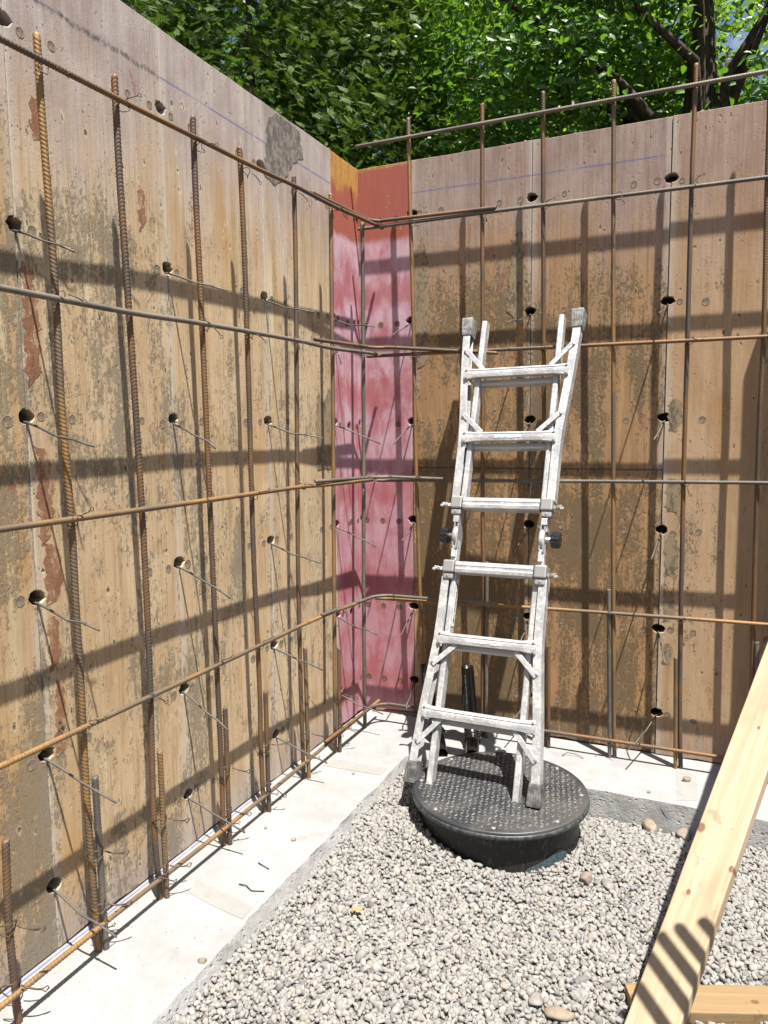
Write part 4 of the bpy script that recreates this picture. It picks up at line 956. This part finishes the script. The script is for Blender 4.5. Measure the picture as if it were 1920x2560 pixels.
# stickers: worn white label on two rungs, strip with arrow inside the left rail
for v, x0_ in ((TOP-.585, -.055), (.585, -.045)):
    m = MB(); k = 14; top_ = []; bot = []
    for i in range(k+1): top_.append((x0_+.115*i/k, v+.006+rng.normal()*.0012, .0173)); bot.append((x0_+.115*i/k, v-.008+rng.normal()*.0016, .0168))
    m.add(top_+bot, [(i, k+1+i, k+2+i, i+1) for i in range(k)]); st = m.build('sticker', M['sticker'], lad)
    m = MB()
    for i in range(7): m.box((x0_+.02+.011*i, v-.001, .01745), (rng.uniform(.0015, .0035), 0, 0), (0, .0012, 0), (0, 0, .0001))
    m.build('sticker_print', M['black_print'], st)
m = MB(); m.box((-.1625, .74, -.035), (.0008, 0, 0), (0, .10, 0), (0, 0, .012)); st = m.build('sticker_strip', M['sticker'], lad)
m = MB(); X_ = -.1615
m.add([(X_, .648, -.035), (X_, .668, -.027), (X_, .668, -.043)], [(0, 1, 2)]); m.add([(X_, .668, -.032), (X_, .690, -.032), (X_, .690, -.038), (X_, .668, -.038)], [(0, 1, 2, 3)])
for k in range(9): y_ = .70+k*.010; m.add([(X_, y_, -.028-rng.random()*.003), (X_, y_+.006, -.028), (X_, y_+.006, -.042+rng.random()*.006), (X_, y_, -.042)], [(0, 1, 2, 3)])
m.build('arrow_print', M['black_print'], st)
m = MB(); m.add([(X_, .80, -.026), (X_, .822, -.026), (X_, .822, -.044), (X_, .80, -.044)], [(0, 1, 2, 3)]); m.build('warning_print', M['sticker_red'], st)

# ------------------------------------------------------------------ timber
def board(name, A, D, Wd, L_, wd, th, mat, label, cat):
    """A: lower left corner of the top face, D length dir, Wd width dir"""
    D = Vector(D).normalized(); Wd = Vector(Wd).normalized(); N = D.cross(Wd); N = N if N.z > 0 else -N
    m = MB(); k = 40; c = .004; vs = []
    prof = [(0, -c), (c*.3, -c*.3), (c, 0), (wd-c, 0), (wd-c*.3, -c*.3), (wd, -c), (wd, -th+c), (wd-c, -th), (c, -th), (0, -th+c)]
    n_ = len(prof)
    jt = np.convolve(rng.normal(size=k+9), np.ones(9)/9, 'valid')*.003
    for i in range(k+1):
        for (a_, b_) in prof: vs.append((L_*i/k, a_+(jt[i] if a_ < wd/2 else jt[(i+7) % (k+1)]), b_+jt[(i+3) % (k+1)]*.4))
    m.add(vs, [(i*n_+q, i*n_+(q+1) % n_, (i+1)*n_+(q+1) % n_, (i+1)*n_+q) for i in range(k) for q in range(n_)]+[tuple(range(n_-1, -1, -1)), tuple(range(k*n_, (k+1)*n_))])
    # local axes x=D, y=Wd, z=N
    o = m.build(name, M[mat])
    if D.cross(Wd).dot(N) < 0: 
        for v in o.data.vertices: v.co.y = wd-v.co.y
        Wd = -Wd; A = Vector(A)-Wd*wd
        o.data.flip_normals()
    mt = Matrix((( D.x, Wd.x, N.x, A[0]), (D.y, Wd.y, N.y, A[1]), (D.z, Wd.z, N.z, A[2]), (0, 0, 0, 1)))
    o.matrix_world = mt; tag(o, label, cat); return o
PD = Vector((.2739, .71439, .64391)); PW = Vector((.93372, -.358, 0)); PA = Vector((1.655, -1.437, .305))
board('plank', PA-PD*.585, PD, PW, 2.55, .122, .038, 'plank', 'pale spruce plank leaning from the gravel up to the right', 'plank')
bd = Vector((.366, .148, 0)).normalized(); bw = Vector((bd.y, -bd.x, 0))
board('timber_block', Vector((1.515, -1.482, -.056)), bd, bw, 1.4, .104, .042, 'block', 'yellow timber board lying flat on gravel under the plank', 'board')
# unseen bars added right of view, casting the shadow stripes on the plank foot
for x_, y_, z_ in ((2.050, -1.842, 1.450), (1.994, -1.854, 1.424), (1.952, -1.870, 1.399), (1.925, -1.905, 1.363), (1.903, -1.960, 1.313)):
    rebar([(x_+.06, y_-.10, -.12), (x_+.03, y_-.05, z_*.5), (x_, y_, z_)], .0125, 'unseen upright bar added in a tight row to cast stripes on the plank foot', 'added shadow bars beside the plank foot', 'rebar')

# ------------------------------------------------------------------ single stones and litter
stone(1.504, -.487, gh(1.504, -.487), .044, 'stone_tan', 'large tan stone against the right footing beside the plank', sq=(1.1, .7, .6), seed=3)
stone(1.625, -.50, gh(1.62, -.5), .036, 'stone_pink', 'rough pinkish stone next to the plank on the gravel by the footing', sq=(1, .8, .7), seed=4)
stone(1.334, -1.008, gh(1.334, -1.0), .031, 'stone_pink', 'smooth pinkish brown stone on the gravel right of the sump basin', sq=(1.0, .75, .75), seed=5)
stone(1.402, -.998, gh(1.40, -1.0), .025, 'stone_grey', 'grey stone right beside the pinkish stone near the sump basin', sq=(1.1, .8, .7), seed=6)
stone(1.361, -1.64, gh(1.36, -1.63), .035, 'stone_tan', 'flat tan stone at the bottom edge left of the plank foot', sq=(1.3, .7, .5), seed=8)
stone(1.295, -1.62, gh(1.3, -1.63), .025, 'stone_grey', 'cream stone left of the flat tan stone at the bottom edge', sq=(1.1, .9, .7), seed=9)
stone(1.622, -.235, .003, .019, 'stone_tan', 'tan pebble on the grey mark of the right footing', sq=(1.1, .8, .7), seed=12)
stone(1.233, -.13, 0, .008, 'stone_grey', 'tiny pebble on the right footing below the rebars', seed=13)
stone(1.486, -.402, 0, .010, 'stone_grey', 'white pebble at the front edge of the right footing', seed=14)
stone(.418, -1.946, 0, .014, 'stone_tan', 'cream pebble at the footing edge near the bottom left', seed=15)
stone(.324, -1.291, 0, .011, 'stone_grey', 'grey pebble in the middle of the left footing', seed=16)
stone(.184, -1.262, 0, .008, 'stone_grey', 'small pebble on the left footing near the rebars', seed=17)
stone(.287, -.724, 0, .009, 'stone_grey', 'small pebble beside the grey trowel mark on the left footing', seed=18)
m = MB(); 
for k in range(5):
    a_ = rng.uniform(0, 6.28); cx, cy = rng.normal()*.008, rng.normal()*.006; z_ = .006+k*.0015
    m.add([(cx+.016*math.cos(a_), cy+.016*math.sin(a_), z_), (cx+.007*math.cos(a_+1.6), cy+.007*math.sin(a_+1.6), z_+.004), (cx-.016*math.cos(a_), cy-.016*math.sin(a_), z_+.001), (cx+.007*math.cos(a_-1.6), cy+.007*math.sin(a_-1.6), z_-.001)], [(0, 1, 2, 3)])
M['scrap'] = NT('yellow_scrap').fin((.36, .26, .12), .8)
o = m.build('wood_chip', M['scrap']); o.location = (.688, -1.503, float(gh(.688, -1.503))+.012); tag(o, 'small yellow wood shaving lying on the gravel', 'wood chip')
# wire offcuts on the footing
for pts_, lab in (([(.29, -1.47, .004), (.315, -1.48, .006), (.345, -1.487, .004)], 'short wire offcut on the left footing'), ([(.30, -1.60, .003), (.33, -1.60, .006), (.36, -1.615, .004), (.40, -1.60, .003)], 'curled wire offcut on the edge of the left footing'),
                  ([(1.09, -.19, .004), (1.11, -.17, .014), (1.15, -.165, .010), (1.185, -.18, .004)], 'curved wire offcut on the right footing by the lid')):
    m = MB(); b0 = Vector(pts_[0]); m.tube([Vector(p)-b0 for p in pts_], .0017, 6); o = m.build('wire_offcut', M['wire'], smooth=True); o.location = b0; tag(o, lab, 'wire')
m = MB(); m.tube([(0, 0, 0), (.07, .02, .012), (.15, .05, .008)], .0012, 5); o = m.build('wire_offcut', M['wire'], smooth=True); o.location = (1.14, -1.06, float(gh(1.14, -1.06))+.012); tag(o, 'thin wire lying on gravel in front of the basin', 'wire')

# ------------------------------------------------------------------ trees
def leaf_cloud(centres, per, spread, size, mat, name, kind='broad', up=.8):
    """leaves scattered in clumps around centres -> V,F arrays"""
    C_ = np.repeat(np.array(centres), per, axis=0); n_ = len(C_)
    sp_ = np.repeat(np.array(spread).reshape(-1, 1) if np.ndim(spread) else np.full((len(centres), 1), spread), per, axis=0)
    P = C_+rng.normal(size=(n_, 3))*sp_*np.array([1, 1, .62])
    return P
BL = np.array([(0, 0, 0), (.30, .24, .05), (.72, .19, .03), (1.0, 0, -.10), (.72, -.19, .03), (.30, -.24, .05), (.5, 0, -.04)])*np.array([1, 1, 1])
BLF = np.array([(0, 6, 1), (1, 6, 2), (2, 6, 3), (3, 6, 4), (4, 6, 5), (5, 6, 0)])
def frames(n_, tilt, droop, out=None):
    a_ = rng.uniform(0, 2*np.pi, n_); X = np.stack([np.cos(a_), np.sin(a_), rng.normal(size=n_)*droop-.25*(droop > 0)], -1); X /= np.linalg.norm(X, axis=1)[:, None]
    Nn = np.stack([rng.normal(size=n_)*tilt, rng.normal(size=n_)*tilt, np.ones(n_)*.75], -1)
    if out is not None: Nn += out*.95
    Nn -= (Nn*X).sum(1)[:, None]*X; Nn /= np.linalg.norm(Nn, axis=1)[:, None]
    Y = np.cross(Nn, X); return X, Y, Nn
def cloud_mesh(P, base, faces, size, tilt, droop, name, mat, centre=None):
    n_ = len(P); out = None
    if centre is not None: out = P-np.array(centre); out[:, 2] *= .3; out /= np.linalg.norm(out, axis=1)[:, None]+1e-6
    X, Y, Nn = frames(n_, tilt, droop, out); s_ = size*rng.uniform(.6, 1.25, n_)
    L_ = base[None]*s_[:, None, None]
    V = P[:, None]+L_[:, :, :1]*X[:, None]+L_[:, :, 1:2]*Y[:, None]+L_[:, :, 2:]*Nn[:, None]
    F = (faces[None]+(np.arange(n_)*len(base))[:, None, None]).reshape(-1, faces.shape[1])
    return mesh_np(name, V.reshape(-1, 3), F, mat, False), (X, Y, Nn, s_)
def trunk_part(root, path, rad, name='trunk', mat='bark', n=12):
    m = MB(); m.tube(path, rad, n); return m.build(name, M[mat], root, True)
def in_view(P, margin=.02):
    d = P-np.array(CAM[:]); z = d@np.array(F_[:]); u = d@np.array(Rr[:])/z; v = d@np.array(Uu[:])/z
    return (z > 0) & (abs(u) < .511+margin) & (v < .681+margin) & (v > .2)
def clumps(n_, c, r, shell=.35):
    d = rng.normal(size=(n_, 3)); d /= np.linalg.norm(d, axis=1)[:, None]; q = rng.uniform(shell, 1, n_)**(1/2.2)
    return np.array(c)+d*q[:, None]*np.array(r)
def broadleaf(base, label, crown_c, crown_r, nclump, per, lsize, mat, trunk_r, hero=0, lean=(0, 0), spread=.26, clear=0):
    root = empty('broadleaf_tree', base); tag(root, label, 'tree', 'trees behind the formwork walls'); b = np.array(base)
    cc = np.array(crown_c)-b
    top_ = (lean[0]*.5, lean[1]*.5, cc[2]*.9)
    pth = [(0, 0, -.1), (lean[0]*.1, lean[1]*.1, cc[2]*.3), (lean[0]*.25, lean[1]*.25, cc[2]*.6), (lean[0]*.4, lean[1]*.4, cc[2]), (lean[0]*.55, lean[1]*.55, cc[2]+crown_r[2]*.6)]
    trunk_part(root, pth, [trunk_r*1.25, trunk_r, trunk_r*.85, trunk_r*.55, trunk_r*.2], 'trunk', n=16)
    ce = clumps(nclump, cc, crown_r)
    # limbs
    for k in range(9):
        t_ = ce[rng.integers(0, nclump)]; s0 = np.array(pth[2])*(.8+.4*rng.random()); mid_ = (s0+t_)/2+rng.normal(size=3)*.2+np.array([0, 0, .25])
        trunk_part(root, [s0, mid_*.5+s0*.5+np.array([0, 0, .1]), mid_, t_], [trunk_r*.34, trunk_r*.26, trunk_r*.17, .008], 'branch', n=8)
    P = leaf_cloud(ce, per, spread*rng.uniform(.6, 1.3, nclump), lsize, None, 'crown')
    P = P[P[:, 2] > .1]
    if clear: P = P[~((abs(P[:, 0]-.03) < clear) & (P[:, 1] < 0) & (P[:, 2] < 3.3) & (rng.random(len(P)) < .9))]
    if hero:
        Pw = P+b; vis = in_view(Pw, -.01); dist = np.linalg.norm(Pw-np.array(CAM[:]), axis=1); idx = np.where(vis)[0]; idx = idx[np.argsort(dist[idx])][:hero]
        lm = MB(); lm.add([tuple(v) for v in BL], [tuple(f) for f in BLF]); lmesh = lm.mesh('leaf', M[mat])
        oo = P[idx]-cc; oo[:, 2] *= .3; oo /= np.linalg.norm(oo, axis=1)[:, None]; X, Y, Nn = frames(len(idx), .5, .45, oo)
        for k, i in enumerate(idx):
            o = bpy.data.objects.new('leaf', lmesh); col.objects.link(o); o.parent = root; s_ = lsize*rng.uniform(.9, 1.25)
            o.matrix_local = Matrix(((X[k][0]*s_, Y[k][0]*s_, Nn[k][0]*s_, P[i][0]), (X[k][1]*s_, Y[k][1]*s_, Nn[k][1]*s_, P[i][1]), (X[k][2]*s_, Y[k][2]*s_, Nn[k][2]*s_, P[i][2]), (0, 0, 0, 1)))
        P = np.delete(P, idx, 0)
    me, _ = cloud_mesh(P, BL, BLF, lsize, .5, .45, 'crown', M[mat], cc)
    o = bpy.data.objects.new('crown', me); col.objects.link(o); o.parent = root; tag(o, kind='stuff')
    return root
# cedar spray: flat feathery frond
fr_v = []; fr_f = []
def blade(x0, y0, a_, l, w_):
    i = len(fr_v); c_, s_ = math.cos(a_), math.sin(a_)
    fr_v.extend([(x0-s_*w_, y0+c_*w_, 0), (x0+s_*w_, y0-c_*w_, 0), (x0+c_*l, y0+s_*l, -.02*l)]); fr_f.append((i, i+1, i+2))
blade(0, 0, 0, 1.0, .035)
for k in range(5):
    for s in (-1, 1): blade(.12+.16*k, 0, s*R(42), .42-.055*k, .045); blade(.12+.16*k+.12, s*.11, s*R(12), .24-.03*k, .04)
CV, CF = np.array(fr_v), np.array(fr_f)
def cedar(base, label, h, rad, n_, mat='cedar'):
    root = empty('cedar_tree', base); tag(root, label, 'tree', 'trees behind the formwork walls')
    trunk_part(root, [(0, 0, -.1), (.02, 0, h*.35), (0, .03, h*.6), (0, 0, h*.85)], [.09, .07, .04, .015], n=10)
    NC = 460; zc = rng.uniform(.02, 1, NC)*h; a_ = rng.uniform(0, 2*np.pi, NC); rr = rad*(1-.62*(zc/h)**2.2)*rng.uniform(.25, 1.05, NC)
    ce = np.stack([np.cos(a_)*rr, np.sin(a_)*rr, zc], -1)
    P = np.repeat(ce, n_//NC, 0)+rng.normal(size=(n_//NC*NC, 3))*np.array([.15, .15, .22])
    V_, (X, Y, Nn, s_) = None, (None,)*4
    m_ = len(P); ang = np.arctan2(P[:, 1], P[:, 0])+rng.normal(size=m_)*.7
    X = np.stack([np.cos(ang), np.sin(ang), rng.normal(size=m_)*.35-.45], -1); X /= np.linalg.norm(X, axis=1)[:, None]
    Nn = rng.normal(size=(m_, 3))*.6+np.stack([np.cos(ang)*.7, np.sin(ang)*.7, np.full(m_, .55)], -1); Nn -= (Nn*X).sum(1)[:, None]*X; Nn /= np.linalg.norm(Nn, axis=1)[:, None]; Y = np.cross(Nn, X)
    s_ = rng.uniform(.08, .18, m_); L_ = CV[None]*s_[:, None, None]
    V = P[:, None]+L_[:, :, :1]*X[:, None]+L_[:, :, 1:2]*Y[:, None]+L_[:, :, 2:]*Nn[:, None]
    F = (CF[None]+(np.arange(m_)*len(CV))[:, None, None]).reshape(-1, 3)
    o = bpy.data.objects.new('crown', mesh_np('crown', V.reshape(-1, 3), F, M[mat], False)); col.objects.link(o); o.parent = root; tag(o, kind='stuff')
GZ = 2.17
cedar((-4.3, 1.9, GZ), 'feathery cedar at the upper left over the left wall', 4.9, 1.6, 12500)
cedar((-2.75, 3.2, GZ), 'dark cedar tree right of the upper left cedar, behind the left wall', 5.0, 1.6, 12500)
cedar((-1.75, 4.5, GZ), 'dense dark cedar rising behind the inner corner of the walls', 5.0, 1.4, 11000)
broadleaf((-.2, 5.9, GZ), 'bright green broadleaf tree behind the corner left of centre', (-.35, 5.2, 5.1), (1.9, 1.4, 1.9), 120, 130, .088, 'leaf_far', .09)
broadleaf((1.42, 4.55, GZ), 'glossy green tree with thick dark trunk at the upper right', (.95, 3.9, 4.75), (2.5, 1.4, 1.75), 165, 165, .088, 'leaf', .26, hero=280, spread=.21, clear=.33)
broadleaf((3.6, 6.4, GZ), 'broadleaf tree behind the trunk at the upper right edge', (3.2, 6.0, 5.0), (2.3, 1.6, 2.2), 85, 120, .098, 'leaf_far', .12)
broadleaf((-1.6, 8.6, GZ), 'broadleaf tree farther back behind the cedars', (-1.6, 8.4, 5.8), (2.8, 1.5, 3.4), 110, 120, .14, 'leaf', .14, spread=.36)
broadleaf((1.6, 8.4, GZ), 'broadleaf tree farther back behind the glossy green tree', (1.6, 8.4, 5.0), (2.8, 1.5, 2.8), 46, 100, .14, 'leaf', .14, spread=.36)
broadleaf((-5.6, 5.0, GZ), 'broadleaf tree farther back behind the upper left cedar', (-5.4, 4.8, 5.6), (2.4, 1.5, 3.4), 130, 120, .14, 'leaf', .10, spread=.36)
broadleaf((-3.7, 7.2, GZ), 'broadleaf tree farther back between the two left cedars', (-3.7, 7.0, 5.4), (2.4, 1.4, 3.2), 130, 120, .14, 'leaf', .10, spread=.36)
# low shrubs along the top of the wall
def shrub(base, label, r_, n_, mat):
    root = empty('shrub', base); tag(root, label, 'shrub', 'shrubs just behind the right wall')
    for k in range(5):
        a_ = rng.uniform(0, 6.28); trunk_part(root, [(0, 0, -.05), (.12*math.cos(a_), .12*math.sin(a_), .4), (.4*math.cos(a_), .3*math.sin(a_), 1.0+.3*rng.random())], [.018, .012, .004], 'stem', n=6)
    ce = clumps(28, (0, 0, .75), (r_, r_*.6, .65), .1)
    P = leaf_cloud(ce, n_//28, .16, .07, None, ''); me, _ = cloud_mesh(P, BL, BLF, .07, .6, .4, 'foliage', M[mat])
    o = bpy.data.objects.new('foliage', me); col.objects.link(o); o.parent = root; tag(o, kind='stuff')
shrub((-.35, 3.0, GZ), 'dark shrub behind the pink corner', .85, 1700, 'leaf')
shrub((.75, 3.0, GZ), 'leafy shrub behind the right wall left of the trunk', .9, 1900, 'leaf')
shrub((2.55, 3.6, GZ), 'shrub behind the right wall at the right edge', .9, 1700, 'leaf')
# dead twigs sticking up behind the wall
root = empty('dry_bush', (.46, 2.2, GZ)); tag(root, 'bare dry twigs sticking up behind the second rebar of the right wall', 'bush')
m = MB(); 
for k in range(26):
    a_ = rng.uniform(0, 6.28); L_ = rng.uniform(.25, .5); t_ = rng.uniform(.75, 1.25); b0 = Vector((rng.normal()*.03, rng.normal()*.03, t_))
    d_ = Vector((math.cos(a_), math.sin(a_)*.6, rng.uniform(-.2, .9))).normalized()
    m.tube([b0, b0+d_*L_*.5+Vector((0, 0, .03)), b0+d_*L_], [.004, .003, .0012], 5)
m.build('twigs', M['twig'], root); m = MB(); m.tube([(0, 0, -.05), (.01, 0, .7), (0, 0, 1.3)], [.012, .009, .004], 6); m.build('stem', M['twig'], root)
